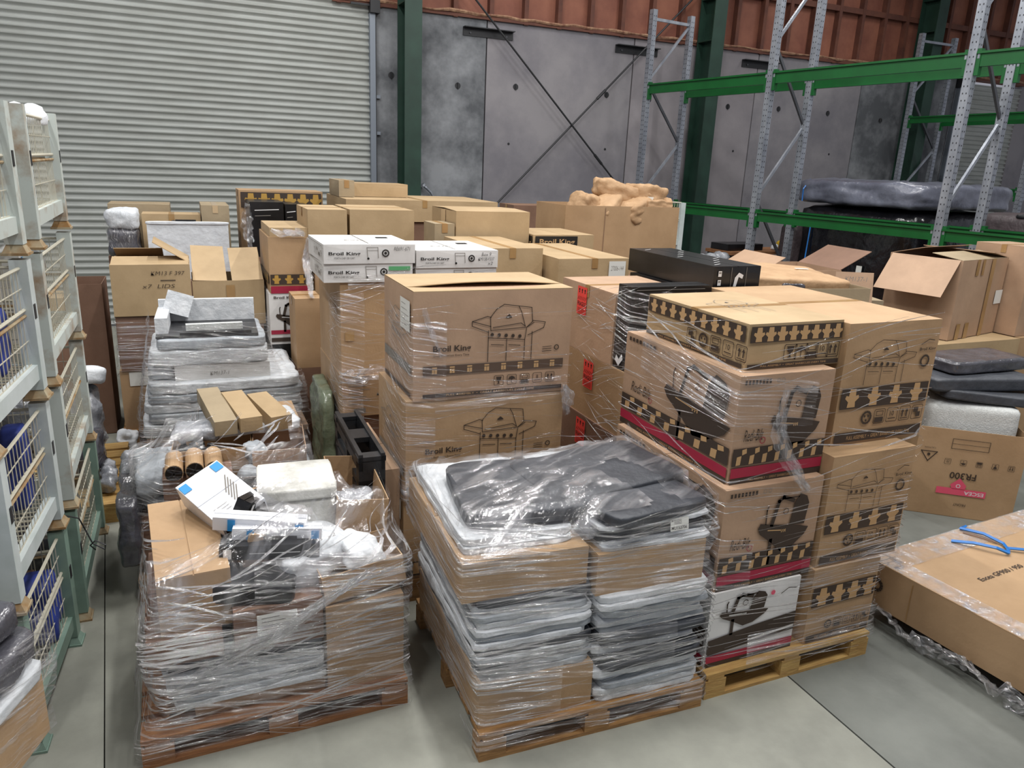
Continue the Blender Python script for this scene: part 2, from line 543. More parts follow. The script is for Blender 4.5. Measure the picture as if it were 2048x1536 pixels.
class Print:
    def __init__(self, W, H, mats):
        self.W, self.H = W, H
        self.mats = mats
        self.mb = MB()
        self.flip = False

    def P(self, u, v, layer=0):
        if self.flip:
            u, v = 1 - u, 1 - v
        return (u * self.W, v * self.H, layer * .0006)

    def poly(self, pts, mi=0, layer=0):
        self.mb.poly([self.P(u, v, layer) for u, v in pts], mi)

    def rect(self, u0, v0, u1, v1, mi=0, layer=0):
        self.poly([(u0, v0), (u1, v0), (u1, v1), (u0, v1)], mi, layer)

    def line(self, pts, w=.004, mi=0, layer=0, closed=False):
        q = [Vector(self.P(u, v, layer)) for u, v in pts]
        if closed:
            q.append(q[0])
        for a, b in zip(q, q[1:]):
            d = b - a
            if d.length < 1e-6:
                continue
            n = Vector((-d.y, d.x, 0)).normalized() * w / 2
            e = d.normalized() * w * .4
            self.mb.poly([(a - e - n)[:], (b + e - n)[:], (b + e + n)[:], (a - e + n)[:]], mi)

    def circ(self, u, v, r, mi=0, layer=0, ring=None, n=14):
        c = Vector(self.P(u, v, layer))
        if ring:
            ps = [(c + Vector((math.cos(2 * math.pi * k / n), math.sin(2 * math.pi * k / n), 0)) * r) for k in range(n + 1)]
            for a, b in zip(ps, ps[1:]):
                d = (b - a); nn = Vector((-d.y, d.x, 0)).normalized() * ring / 2
                self.mb.poly([(a - nn)[:], (b - nn)[:], (b + nn)[:], (a + nn)[:]], mi)
        else:
            self.mb.poly([(c + Vector((math.cos(2 * math.pi * k / n), math.sin(2 * math.pi * k / n), 0)) * r)[:] for k in range(n)], mi)

    def text(self, s, u, v, height=None, width=None, mi=0, layer=0, bold=0.0, shear=0.0):
        vs, fs, tw, th = text_geo(s, bold, shear)
        sx = sy = None
        if height:
            sy = height / th; sx = sy
        if width:
            sx = width / tw
            if not height:
                sy = sx
        b = len(self.mb.v)
        o = self.P(u, v, layer)
        sg = -1 if self.flip else 1
        for x, y in vs:
            self.mb.v.append((o[0] + sg * x * sx, o[1] + sg * y * sy, o[2]))
        for f in fs:
            self.mb.f.append(tuple(b + i for i in f)); self.mb.mi.append(mi)

    def icon(self, kind, u, v, s, mi=0, w=.003):
        """square handling mark of side s metres with its lower left at (u, v)"""
        a = s / self.W; b = s / self.H
        X = lambda x, y: (u + x * a, v + y * b)
        if kind != 'recycle':
            self.line([X(.08, 0), X(.92, 0), X(1, .08), X(1, .92), X(.92, 1), X(.08, 1), X(0, .92), X(0, .08)], w, mi, 0, True)
        if kind == 'up':
            for cx in (.3, .7):
                self.poly([X(cx - .06, .25), X(cx + .06, .25), X(cx + .06, .6), X(cx + .16, .6), X(cx, .85), X(cx - .16, .6), X(cx - .06, .6)], mi)
            self.rect(*X(.12, .12), *X(.88, .18), mi)
        elif kind == 'glass':
            self.poly([X(.2, .88), X(.8, .88), X(.72, .55), X(.56, .45), X(.56, .22), X(.72, .14), X(.28, .14), X(.44, .22), X(.44, .45), X(.28, .55)], mi)
        elif kind == 'umbrella':
            self.poly([X(.1, .5), X(.2, .75), X(.5, .88), X(.8, .75), X(.9, .5), X(.7, .56), X(.5, .5), X(.3, .56)], mi)
            self.line([X(.5, .5), X(.5, .15), X(.6, .12)], w, mi)
        elif kind == 'stack':
            self.rect(*X(.1, .06), *X(.9, .42), mi); self.line([X(.2, .55), X(.8, .55), X(.8, .85), X(.2, .85)], w, mi, 0, True)
        elif kind == 'num':
            self.text('10', *X(.28, .42), height=s * .36, mi=mi, bold=.01); self.rect(*X(.15, .2), *X(.85, .27), mi)
        elif kind == 'num8':
            self.text('8', *X(.38, .42), height=s * .36, mi=mi, bold=.01); self.rect(*X(.15, .2), *X(.85, .27), mi)
        elif kind == 'hands':
            self.rect(*X(.15, .5), *X(.6, .85), mi); self.rect(*X(.45, .15), *X(.85, .5), mi)
        elif kind == 'recycle':
            c = X(.5, .5)
            self.circ(c[0], c[1], s * .42, mi, 0, ring=s * .16)
            for k in range(3):
                an = 2 * math.pi * k / 3 + .5
                cc = (c[0] + math.cos(an) * .2 * a, c[1] + math.sin(an) * .2 * b)
                self.circ(cc[0], cc[1], s * .1, mi, 0, n=6)

    def build(self, o, face, name='printed_artwork'):
        w, d, h = o['dims']
        e = .0075
        ob = self.mb.build(name, self.mats, o)
        if face == 'front':
            M = Matrix(((1, 0, 0), (0, 0, -1), (0, 1, 0))); loc = (-w / 2, -d / 2 - e, 0)
        elif face == 'left':
            M = Matrix(((0, 0, -1), (-1, 0, 0), (0, 1, 0))); loc = (-w / 2 - e, d / 2, 0)
        elif face == 'right':
            M = Matrix(((0, 0, 1), (1, 0, 0), (0, 1, 0))); loc = (w / 2 + e, -d / 2, 0)
        else:
            M = Matrix.Identity(3); loc = (-w / 2, -d / 2, h + .004)
        ob.matrix_local = Matrix.Translation(loc) @ M.to_4x4()
        return ob


def figure(p, u, v, s, mi, layer=1):
    a = s / p.W; b = s / p.H
    p.poly([(u + x * a, v + y * b) for x, y in ((.22, 0), (.78, 0), (.74, .3), (.98, .5), (.92, .66), (.74, .62), (.7, 1), (.3, 1), (.26, .62), (.08, .66), (.02, .5), (.26, .3))], mi, layer)


def grill_lines(p, u0, v0, us, vs, w=.004, mi=0):
    T = lambda pts: [(u0 + x * us, v0 + y * vs) for x, y in pts]
    for s in ([(.25, .55), (.24, .78), (.32, .92), (.42, 1.0), (.80, .93), (.82, .68), (.74, .58), (.25, .55)],
              [(.62, .96), (.66, .86), (.72, .6)], [(.28, .60), (.66, .66), (.72, .60)],
              [(.25, .62), (0, .72), (0, .64), (.22, .52)], [(0, .72), (.2, .80), (.25, .78)],
              [(.82, .70), (1.0, .66), (.98, .56), (.76, .44)], [(.74, .58), (.84, .66)],
              [(.22, .55), (.22, .42), (.72, .36), (.74, .56)], [(.22, .42), (.22, 0)], [(.72, .36), (.72, 0)], [(.47, .39), (.47, 0)],
              [(.82, .5), (.82, 0)], [(.26, .30), (.43, .28)], [(.50, .28), (.66, .26)]):
        p.line(T(s), w, mi)
    for k in range(5):
        q = T([(.27 + k * .095, .475 - k * .012)])[0]
        p.circ(q[0], q[1], .011 * us * p.W / .45, mi, n=8)
    q = T([(.47, .76)])[0]
    p.poly([(q[0] - .02 * us, q[1]), (q[0] + .06 * us, q[1]), (q[0] + .06 * us, q[1] + .02 * vs), (q[0] + .02 * us, q[1] + .07 * vs), (q[0] - .02 * us, q[1] + .02 * vs)], mi)


def grill_dark(p, u0, v0, us, vs, mi=0, mk=1):
    T = lambda pts: [(u0 + x * us, v0 + y * vs) for x, y in pts]
    p.poly(T([(0, .52), (.04, .60), (.3, .55), (.62, .5), (1.0, .42), (.93, .3), (.7, .12), (.5, .08), (.3, .25), (.06, .42)]), mi)
    p.poly(T([(.6, .5), (.65, .85), (.74, 1.0), (.88, .94), (.94, .82), (.9, .48)]), mi)
    p.line(T([(.26, .55), (.34, .92), (.42, .98), (.62, .9)]), .022, mi)
    p.line(T([(.4, .95), (.72, .95)]), .008, mi)
    p.line(T([(.14, .58), (.13, .8), (.15, .86)]), .008, mi)
    p.line(T([(.28, .3), (.28, -.08)]), .02, mi)
    p.circ(*T([(.5, .74)])[0], .016, mi, 0, ring=.005)
    for k in range(3):
        q = T([(.46 + k * .035, .40)])[0]
        p.rect(q[0], q[1], q[0] + .015 * us, q[1] + .05 * vs, mk, 1)
    p.line(T([(.2, .47), (.52, .43)]), .006, mk, 1)


# ---- stretch film
def hull2(pts):
    pts = sorted(set((round(x, 4), round(y, 4)) for x, y in pts))
    if len(pts) < 3:
        return pts

    def half(ps):
        o = []
        for p in ps:
            while len(o) >= 2 and (o[-1][0] - o[-2][0]) * (p[1] - o[-2][1]) - (o[-1][1] - o[-2][1]) * (p[0] - o[-2][0]) <= 0:
                o.pop()
            o.append(p)
        return o
    a = half(pts); b = half(pts[::-1])
    return a[:-1] + b[:-1]


class Film:
    NT = 220

    def __init__(self, objs, z0, z1, off=.012, reach=.06):
        bs = [FP[o.name] for o in objs]
        self.z0, self.z1 = z0, z1
        self.cx = sum(b[0] for b in bs) / len(bs); self.cy = sum(b[1] for b in bs) / len(bs)
        self.nz = max(4, int((z1 - z0) / .04))
        self.tab = []
        for k in range(self.nz + 1):
            z = z0 + (z1 - z0) * k / self.nz
            pts = []
            rc = reach
            while not pts:
                for (cx, cy, w, d, rz, a, b) in bs:
                    if a - rc <= z <= b + rc:
                        c, s = math.cos(rz), math.sin(rz)
                        for sx in (-1, 1):
                            for sy in (-1, 1):
                                x, y = sx * (w / 2 + off), sy * (d / 2 + off)
                                pts.append((cx + x * c - y * s, cy + x * s + y * c))
                rc += .05
            h = hull2(pts)
            row = []
            for t in range(self.NT):
                an = 2 * math.pi * t / self.NT
                dx, dy = math.cos(an), math.sin(an)
                best = 0.05
                for i in range(len(h)):
                    ax, ay = h[i][0] - self.cx, h[i][1] - self.cy
                    bx, by = h[(i + 1) % len(h)][0] - self.cx, h[(i + 1) % len(h)][1] - self.cy
                    ex, ey = bx - ax, by - ay
                    den = dx * ey - dy * ex
                    if abs(den) < 1e-9:
                        continue
                    r = (ax * ey - ay * ex) / den
                    q = (ax * dy - ay * dx) / den
                    if r > 0 and -1e-6 <= q <= 1 + 1e-6:
                        best = max(best, r)
                row.append(best)
            self.tab.append(row)
        # the film pulls straight between wider layers
        self.raw = [r[:] for r in self.tab]

    def tension(self, n=2):
        for _ in range(n):
            new = []
            for k, row in enumerate(self.tab):
                a = self.tab[max(0, k - 1)]; b = self.tab[min(self.nz, k + 1)]
                new.append([max(x, (p + q) / 2) for x, p, q in zip(row, a, b)])
            self.tab = new
        return self

    def pt(self, an, z, extra=0.0):
        t = (an / (2 * math.pi)) % 1.0 * self.NT
        i = int(t) % self.NT; f = t - int(t)
        k = min(max((z - self.z0) / (self.z1 - self.z0), 0), 1) * self.nz
        k0 = min(int(k), self.nz - 1); g = k - k0
        r = 0
        for kk, wz in ((k0, 1 - g), (k0 + 1, g)):
            r += wz * ((1 - f) * self.tab[kk][i] + f * self.tab[kk][(i + 1) % self.NT])
        r += extra
        return (self.cx + math.cos(an) * r, self.cy + math.sin(an) * r, z)

    def band(self, mb, za, zb, a0=0.0, a1=360.0, slope=0.0, rows=8, wr=.008, seed=0.0, tilt=0.0, ragged=.02):
        """sheet of film between heights za and zb over the angles a0..a1 (degrees)"""
        n = max(6, int(abs(a1 - a0) / 360 * 150))
        b = len(mb.v)
        if mb.uv is None:
            mb.uv = []
        for i in range(n + 1):
            f = i / n
            an = R(a0 + (a1 - a0) * f)
            sh = slope * f
            lo = za + sh + ragged * noise.noise(Vector((i * .21, seed, 1)))
            hi = zb + sh + ragged * noise.noise(Vector((i * .17, seed, 9)))
            for j in range(rows + 1):
                z = lo + (hi - lo) * j / rows
                ex = .004 + wr * (.5 + noise.noise(Vector((an * 3 + seed, z * 16 + tilt * an * 8, seed)))) \
                    + wr * .5 * noise.noise(Vector((an * 9 + seed, z * 40 + tilt * an * 20, seed)))
                mb.v.append(self.pt(an, z, max(ex, .002)))
                mb.uv.append((an * .7 + seed, z + tilt * an * .3))
        for i in range(n):
            for j in range(rows):
                q = b + i * (rows + 1) + j
                mb.f.append((q, q + rows + 1, q + rows + 2, q + 1)); mb.mi.append(0)

    def strands(self, mb, n, zr, ar, wid=(.002, .006), slope=.12, seed=1, ln=(15, 90), ex=.010):  # thin film ribbons, many laid in as highlight streaks
        rnd = random.Random(seed)
        if mb.uv is None:
            mb.uv = []
        for s in range(n):
            a0 = rnd.uniform(*ar); L = rnd.uniform(*ln)
            z = rnd.uniform(*zr); dz = rnd.uniform(-slope, slope) * L / 60
            w = rnd.uniform(*wid)
            m_ = max(4, int(L / 3))
            b = len(mb.v)
            for i in range(m_ + 1):
                f = i / m_
                an = R(a0 + L * f)
                zz = z + dz * f
                ww = w * (.25 + .75 * math.sin(math.pi * f))
                for sg in (-1, 1):
                    mb.v.append(self.pt(an, zz + sg * ww, ex + .003 * noise.noise(Vector((i * .4, s, 0)))))
                    mb.uv.append((f * 3 + s, sg * .5))
            for i in range(m_):
                q = b + 2 * i
                mb.f.append((q, q + 2, q + 3, q + 1)); mb.mi.append(0)


def crumple(mb, path, w, n=6, amp=.02, seed=0.0):
    """crumpled ribbon of film following a path"""
    path = [Vector(p) for p in path]
    if mb.uv is None:
        mb.uv = []
    pts = []
    for a, b in zip(path, path[1:]):
        k = max(2, int((b - a).length / .015))
        pts += [a.lerp(b, i / k) for i in range(k)]
    pts.append(path[-1])
    base = len(mb.v)
    for i, p in enumerate(pts):
        d = (pts[min(i + 1, len(pts) - 1)] - pts[max(0, i - 1)]).normalized()
        s = d.cross(Vector((0.3, -1, .2))).normalized()
        f = i / max(1, len(pts) - 1)
        ww = w * (.45 + .55 * math.sin(math.pi * min(1, f * 1.1)) + .35 * noise.noise(Vector((i * .2, seed, 0))))
        for j in range(n + 1):
            t = j / n - .5
            nz = Vector((noise.noise(Vector((i * .35, j * .9, seed))), noise.noise(Vector((i * .35, j * .9, seed + 5))), noise.noise(Vector((i * .35, j * .9, seed + 11)))))
            q = p + s * ww * t + nz * amp
            mb.v.append(q[:]); mb.uv.append((i * .02, t))
    for i in range(len(pts) - 1):
        for j in range(n):
            a = base + i * (n + 1) + j
            mb.f.append((a, a + n + 1, a + n + 2, a + 1)); mb.mi.append(0)


def soft(label, w, d, h, loc, rz=0.0, m='foam', name='foam_sheet', cat='panel', group=None, k=12.0, amp=.006, fr=5.0, n=8, tilt=(0, 0), sag=0.0, cast=None):
    o = lump(w, d, h, n, k, amp, fr, random.random() * 90, sag).build(name, m, None, loc, 0, True, (R(tilt[0]), R(tilt[1]), R(rz)))
    tag(o, label, cat, group)
    note(o, loc[0], loc[1], w, d, R(rz), loc[2], loc[2] + h)
    return o

# ================================================================== SETTING
# ------------------------------------------------------------------ floor slabs
fl = struct(bpy.data.objects.new('floor', None)); COL.objects.link(fl)


def slab(pts, m):
    MB().prism([(x, y, -.15) for x, y in pts], (0, 0, .15)).build('floor_slab', m, fl)


JA, JB = (-.49, 3.1), (-.665, 5.44)          # saw cut left of the pallets


def cut(y):
    f = (y - JA[1]) / (JB[1] - JA[1])
    return JA[0] + (JB[0] - JA[0]) * f


g_ = .003
slab([(-6, -3), (cut(-3) - g_, -3), (cut(13) - g_, 13), (-6, 13)], 'floor_pale')
slab([(cut(-3) + g_, -3), (2.835, -3), (2.835, 13), (cut(13) + g_, 13)], 'floor_pale')
slab([(2.845, -3), (8.5, -3), (8.5, 13), (2.845, 13)], 'floor_dark')
slab([(8.51, -3), (20, -3), (20, 13), (8.51, 13)], 'floor_pale')
MB().box(7, 5, -.2, 26, 16, .08).build('joint_filler', 'joint', fl)

# ------------------------------------------------------------------ back wall
WY = 12.6
wb = struct(bpy.data.objects.new('wall_back', None)); COL.objects.link(wb)
ZC = 4.86
seams = [2.93, 4.82, 7.65, 10.46, 13.21, 16.0]
for i, (a, b) in enumerate(zip(seams, seams[1:])):
    MB().box((a + b) / 2, WY + .09, ZC / 2, b - a - .022, .18, ZC).build('concrete_panel', ['concrete_stain', 'concrete_wall', 'concrete_pale', 'concrete_wall', 'concrete_stain'][i], wb)
MB().box(9.5, WY + .12, ZC / 2, 13.2, .1, ZC).build('joint_backing', 'joint', wb)
MB().box(20.2, WY + .09, ZC / 2, 4.0, .18, ZC).build('concrete_panel', 'concrete_wall', wb)
for x, z in ((3.21, 3.89), (4.33, 3.82), (5.37, 3.88), (7.15, 3.88), (8.05, 3.86), (9.85, 3.86), (11.1, 3.9), (12.4, 3.9), (13.9, 3.85)):
    mb = MB()
    mb.tube([(x, WY - .004, z), (x, WY + .02, z)], .05, 12)
    mb.tube([(x, WY - .01, z - .05), (x, WY - .01, z + .05)], .012, 6)
    mb.build('lifting_eye', 'dark_metal', wb)
for x, z in ((5.28, 2.95), (7.2, 2.95), (10.1, 3.05), (12.6, 3.1)):
    MB().tube([(x, WY - .004, z), (x, WY + .02, z)], .022, 8).build('lifting_eye', 'dark_metal', wb)
# lined wall above the concrete
wu = struct(bpy.data.objects.new('wall_upper', None)); COL.objects.link(wu)
x = 2.4
while x < 22:
    MB().box(x + .31, WY + .10, 6.35, .612, .03, 3.0).build('lining_panel', 'lining', wu)
    MB().box(x, WY + .03, 6.35, .075, .14, 3.0).build('stud', 'lining_stud', wu)
    x += .62
MB().box(11, WY + .0, 5.86, 17.4, .07, .10).build('girt', 'lining_stud', wu)
MB().box(11, WY + .04, 4.89, 17.4, .17, .06).build('sill_rail', 'lining_stud', wu)
mb = MB()
rnd = random.Random(4)
pts = [(2.4 + i * .25, WY - .05 + rnd.uniform(-.01, .02), 4.925 + rnd.uniform(-.012, .02)) for i in range(70)]
mb.tube(pts, [rnd.uniform(.012, .032) for _ in pts], 6)
mb.build('sealing_foam', 'lining_foam', wu)
# wall return left of frame is open warehouse; ceiling
ce = struct(MB().box(7, 4, 8.05, 26, 18, .1).build('ceiling', 'ceiling_sheet'))


# ------------------------------------------------------------------ roller doors
def roller_door(name, x0, x1, ztop, guides):
    d = struct(bpy.data.objects.new(name, None)); COL.objects.link(d)
    p = .097
    prof = []
    for k in range(9):
        t = k / 8
        prof.append((-.021 * math.cos(2 * math.pi * t) - .003 * math.cos(4 * math.pi * t), t * p))
    mb = MB()
    for (y, z) in prof:
        mb.v.append((x0, y, z)); mb.v.append((x1, y, z))
    for (y, z) in prof[::-1]:
        mb.v.append((x0, y + .008, z)); mb.v.append((x1, y + .008, z))
    n = len(prof) * 2
    for k in range(n):
        a = 2 * k; b = 2 * ((k + 1) % n)
        mb.f.append((a, a + 1, b + 1, b)); mb.mi.append(0)
    s0 = mb.build('slat', 'slat', d, (0, WY + .02, .03), smooth=True)
    z = .03 + p
    while z < ztop:
        s = s0.copy(); COL.objects.link(s); s.location = (0, WY + .02, z); z += p
    for gx in guides:
        MB().box(gx, WY - .02, ztop / 2, .085, .11, ztop).build('guide_rail', 'guide', d)
        MB().box(gx + .012, WY - .078, ztop / 2, .012, .006, ztop).build('guide_lip', 'dark_metal', d)
        MB().box(gx, WY - .05, ztop + .02, .16, .16, .2).build('guide_head', 'dark_metal', d)
    return d


roller_door('door_1', -5.6, 2.86, 6.6, [])
dg = bpy.data.objects['door_1']
MB().box(2.90, WY - .02, 2.38, .085, .11, 4.76).build('guide_rail', 'guide', dg)
MB().box(2.95, WY - .05, 2.38, .010, .05, 4.76).build('guide_lip', 'dark_metal', dg)
MB().box(2.93, WY - .06, 4.84, .15, .16, .18).build('guide_head', 'dark_metal', dg)
MB().box(2.72, WY - .06, 4.86, .3, .03, .03).build('guide_head', 'dark_metal', dg)
for z in (3.0, 3.55):
    MB().box(2.985, WY - .03, z, .07, .05, .05).build('guide_clip', 'guide', dg)
roller_door('door_2', 16.15, 18.2, 4.75, [16.1])

# ------------------------------------------------------------------ steel columns, bracing, brackets
for lab, x in (('dark green steel column beside the big roller door', 3.42), ('dark green steel column behind the first rack frame', 9.05),
               ('dark green steel column next to the far roller door', 14.55)):
    o = thing('steel_column', lab, 'column', (x, 12.28, 0))
    H = 7.6
    MB().box(0, -.21, H / 2, .27, .02, H).build('flange', 'steel_green', o)
    MB().box(0, .21, H / 2, .27, .02, H).build('flange', 'steel_green', o)
    MB().box(0, 0, H / 2, .014, .40, H).build('web', 'steel_green', o)
    for z in (4.9, 5.6, 6.2):
        MB().box(-.07, 0, z, .12, .40, .014).build('stiffener', 'steel_green', o)
    MB().box(0, 0, .0125, .36, .52, .025).build('base_plate', 'steel_green', o)
    for sx in (-1, 1):
        for sy in (-1, 1):
            MB().tube([(sx * .15, sy * .23, .024), (sx * .15, sy * .23, .06)], .014, 8).build('anchor_bolt', 'galv_dark', o)
for lab, a, b in (('black diagonal brace rod falling to the right across the concrete wall', (3.62, 6.0), (8.9, .9)),
                  ('black diagonal brace rod rising to the right across the concrete wall', (3.6, .5), (8.9, 5.8))):
    o = thing('brace_rod', lab, 'rod')
    y = 12.42 if 'falling' in lab else 12.46
    MB().tube([(a[0], y, a[1]), (b[0], y, b[1])], .017, 8).build('rod', 'dark_metal', o)
    f = .62
    c = (a[0] + (b[0] - a[0]) * f, a[1] + (b[1] - a[1]) * f); e = (a[0] + (b[0] - a[0]) * (f + .03), a[1] + (b[1] - a[1]) * (f + .03))
    MB().tube([(c[0], y, c[1]), (e[0], y, e[1])], .026, 8).build('turnbuckle', 'dark_metal', o)
for lab, xa in (('black steel angle across the panel joint nearest the big roller door', 4.4), ('black steel angle across the joint behind the crossing brace rod', 7.26),
                ('black steel angle across the joint between the first two rack frames', 10.06)):
    o = thing('wall_bracket', lab, 'bracket', (xa + .44, WY, 4.66))
    MB().box(0, -.008, 0, .88, .016, .13).build('plate', 'dark_metal', o)
    MB().box(0, -.06, .06, .88, .11, .014).build('ledge', 'dark_metal', o)
    for sx in (-.32, .32):
        MB().tube([(sx, -.016, -.02), (sx, -.035, -.02)], .016, 6).build('bolt', 'galv_dark', o)
o = thing('conduit_pipe', 'small grey bent conduit with a round cap by the green column', 'pipe', (3.74, 12.5, 0))
MB().tube([(0, 0, 2.2), (.04, 0, 2.17), (.12, 0, 2.1), (.18, 0, 2.0), (.2, 0, 1.85), (.2, 0, 0)], .022, 8).build('pipe', 'galv', o, smooth=True)
MB().tube([(-.02, .0, 2.19), (-.045, 0, 2.215)], .06, 12).build('cap', 'galv', o)


# ------------------------------------------------------------------ pallet racking
def rack_row(lab, A, B, ys, zbeams, depth, H, grp):
    """uprights run from A towards B; frames at the given fractions; each frame and beam is its own thing"""
    A = Vector((A[0], A[1], 0)); B = Vector((B[0], B[1], 0))
    d = (B - A).normalized(); s = Vector((d.y, -d.x, 0))
    if s.x < 0:
        s = -s
    an = math.atan2(s.y, s.x)
    fr = []
    for i, (t, h, fl_) in enumerate(ys):
        P = A + d * t
        o = thing('rack_frame', fl_, 'rack frame', P, an, grp + ' frames')
        for k, xx in enumerate((0, depth)):
            mb = MB()
            mb.box(xx, -.045, h / 2, .09, .004, h); mb.box(xx - .043, 0, h / 2, .004, .09, h); mb.box(xx + .043, 0, h / 2, .004, .09, h)
            mb.box(xx - .03, .045, h / 2, .03, .004, h); mb.box(xx + .03, .045, h / 2, .03, .004, h)
            up = mb.build('upright', 'galv', o)
            hb = MB(); z = .25
            while z < h - .05:
                for dx in (-.02, .02):
                    hb.box(xx + dx, -.0485, z, .009, .003, .016)
                    hb.box(xx - .0465, dx, z + .025, .003, .009, .016)
                z += .075
            q = hb.build('punched_slots', 'dark_metal', up)
            q['kind'] = 'stuff'
            MB().box(xx, 0, .004, .14, .14, .008).build('foot_plate', 'galv', o)
        MB().bar((0, .0, h - .14), (depth, 0, h - .14), .035, .045).build('horizontal_brace', 'galv', o)
        MB().bar((0, .0, .2), (depth, 0, .2), .035, .045).build('horizontal_brace', 'galv', o)
        n = max(2, int((h - .4) / .95)); zs = [.2 + (h - .34) * k / n for k in range(n + 1)]
        for k in range(n):
            a, b = (0, depth) if (k + n) % 2 else (depth, 0)
            if (k % 2) == 0:
                MB().bar((0, .012, zs[k]), (depth, .012, zs[k + 1]), .03, .04).build('diagonal_brace', 'galv', o)
            else:
                MB().bar((depth, .012, zs[k]), (0, .012, zs[k + 1]), .03, .04).build('diagonal_brace', 'galv_dark', o)
        fr.append(P)
    for i in range(len(fr) - 1):
        for z, hh, nm in zbeams:
            for k, off in enumerate((0, depth)):
                P = fr[i] + s * off + d * .05; Q = fr[i + 1] + s * off - d * .05
                L = (Q - P).length
                ang = math.atan2(d.y, d.x)
                lb = f'green {nm} beam on the {"aisle" if k == 0 else "wall"} side of {lab}, {"bay nearest the concrete wall" if i == 0 else "bay away from the concrete wall"}'
                o = thing('rack_beam', lb, 'rack beam', ((P + Q) / 2).to_tuple()[:2] + (z,), ang, grp + ' beams')
                mb = MB()
                mb.box(0, 0, 0, L, .05, hh)
                mb.box(0, -.012, hh / 2 - .012, L, .074, .024)
                mb.build('beam', 'beam_green', o)
                for sx in (-1, 1):
                    MB().box(sx * (L / 2 - .02), 0, -.03, .045, .064, hh + .12).build('end_connector', 'beam_green', o)
                    MB().box(sx * (L / 2 - .02), (-.033), .03, .024, .004, .05).build('locking_pin', 'galv', o)


rack_row('the front rack', (7.36, 11.6), (8.12, 6.24),
         [(0, 5.15, 'galvanised rack frame nearest the concrete wall, crossed by the tall brace rods'),
          (2.63, 6.6, 'galvanised rack frame standing between two green bays beside the silver cover'),
          (5.41, 6.6, 'galvanised rack frame behind the open carton with a hanging flap'),
          (8.1, 6.6, 'galvanised rack frame at the near end of the front rack')],
         [(3.925, .155, 'upper'), (2.03, .14, 'lower')], .84, 6, 'front rack')
rack_row('the rear rack', (14.0, 12.0), (14.0, 3.0),
         [(0, 5.5, 'far galvanised rack frame against the third green column'), (2.7, 5.5, 'galvanised rack frame in front of the far roller door')],
         [(3.84, .13, 'upper'), (2.5, .13, 'lower')], .95, 6, 'rear rack')


# ================================================================== PALLETS AND LOADS
def wood_pallet(label, x0, y0, w, d, rz=0.0, m='wood', group='wooden pallets under the loads'):
    o = thing('wooden_pallet', label, 'pallet', (x0 + w / 2, y0 + d / 2, 0), R(rz), group)
    for k in range(3):
        y = (-1, 0, 1)[k] * (d / 2 - .05)
        MB().box(0, y, .009, w, .1, .018).build('bottom_board', m, o)
        for j in range(3):
            x = (-1, 0, 1)[j] * (w / 2 - .065)
            MB().box(x, y, .018 + .044, .13, .1, .088).build('block', m, o)
    for j in range(3):
        x = (-1, 0, 1)[j] * (w / 2 - .065)
        MB().box(x, 0, .106 + .009, .1, d, .018).build('stringer', m, o)
    n = 7
    bw = d / n * .8
    for k in range(n):
        y = -d / 2 + bw / 2 + k * (d - bw) / (n - 1)
        MB().box(0, y, .124 + .011, w, bw, .022).build('deck_board', m, o)
    note(o, x0 + w / 2, y0 + d / 2, w, d, R(rz), 0, .146)
    return o


PT = .146      # pallet deck height
INK = ['ink_brown', 'ink_kraft', 'ink_red', 'ink_grey']


def wrap_thing(label, loc, group='clear stretch film around pallet loads'):
    return thing('stretch_wrap', label, 'plastic wrap', loc, 0, group)


def put(mb, name, m, parent):
    """build film geometry given in world space under its thing"""
    ox, oy, oz = parent.location
    mb.v = [(x - ox, y - oy, z - oz) for x, y, z in mb.v]
    return mb.build(name, m, parent, smooth=True)


# ---------------------------------------------------------------- grill stack on the right (painted grill cartons)
pal_r = wood_pallet('pale wooden pallet under the grill cartons with red stripes', 2.28, 2.56, 1.13, 1.16, 0, 'wood_new')
WB = carton('white grill carton with red stripe at the bottom of the striped stack', 2.30, 2.88, 2.62, 3.7, PT, .575, m='white_card', name='grill_carton', tape=None)
RL = carton('lower brown grill carton with red stripe and dark grill picture, on the white carton', 2.32, 2.945, 2.64, 3.66, .575, 1.13, m='kraft_pink', name='grill_carton', tape=None)
RU = carton('upper brown grill carton with red stripe and dark grill picture, under the low carton', 2.37, 2.967, 2.70, 3.72, 1.13, 1.685, m='kraft_pink', name='grill_carton', tape=None)
TH = carton('low brown carton with handling marks topping the red striped grill cartons', 2.46, 3.066, 2.79, 3.66, 1.685, 1.915, m='kraft_yellow', name='grill_carton', seam='x')
RB = carton('bottom brown carton beside the white grill carton on the pallet', 2.95, 3.43, 2.60, 3.7, PT, .60, m='kraft', name='grill_carton', tape=None)
RM = carton('middle brown carton of the column beside the red striped cartons', 2.97, 3.56, 2.62, 3.72, .60, 1.235, m='kraft', name='grill_carton', tape=None)
RC = carton('tallest brown carton on top of the column beside the red striped cartons', 3.07, 3.74, 2.75, 3.9, 1.235, 1.90, m='kraft', name='grill_carton', seam='x')


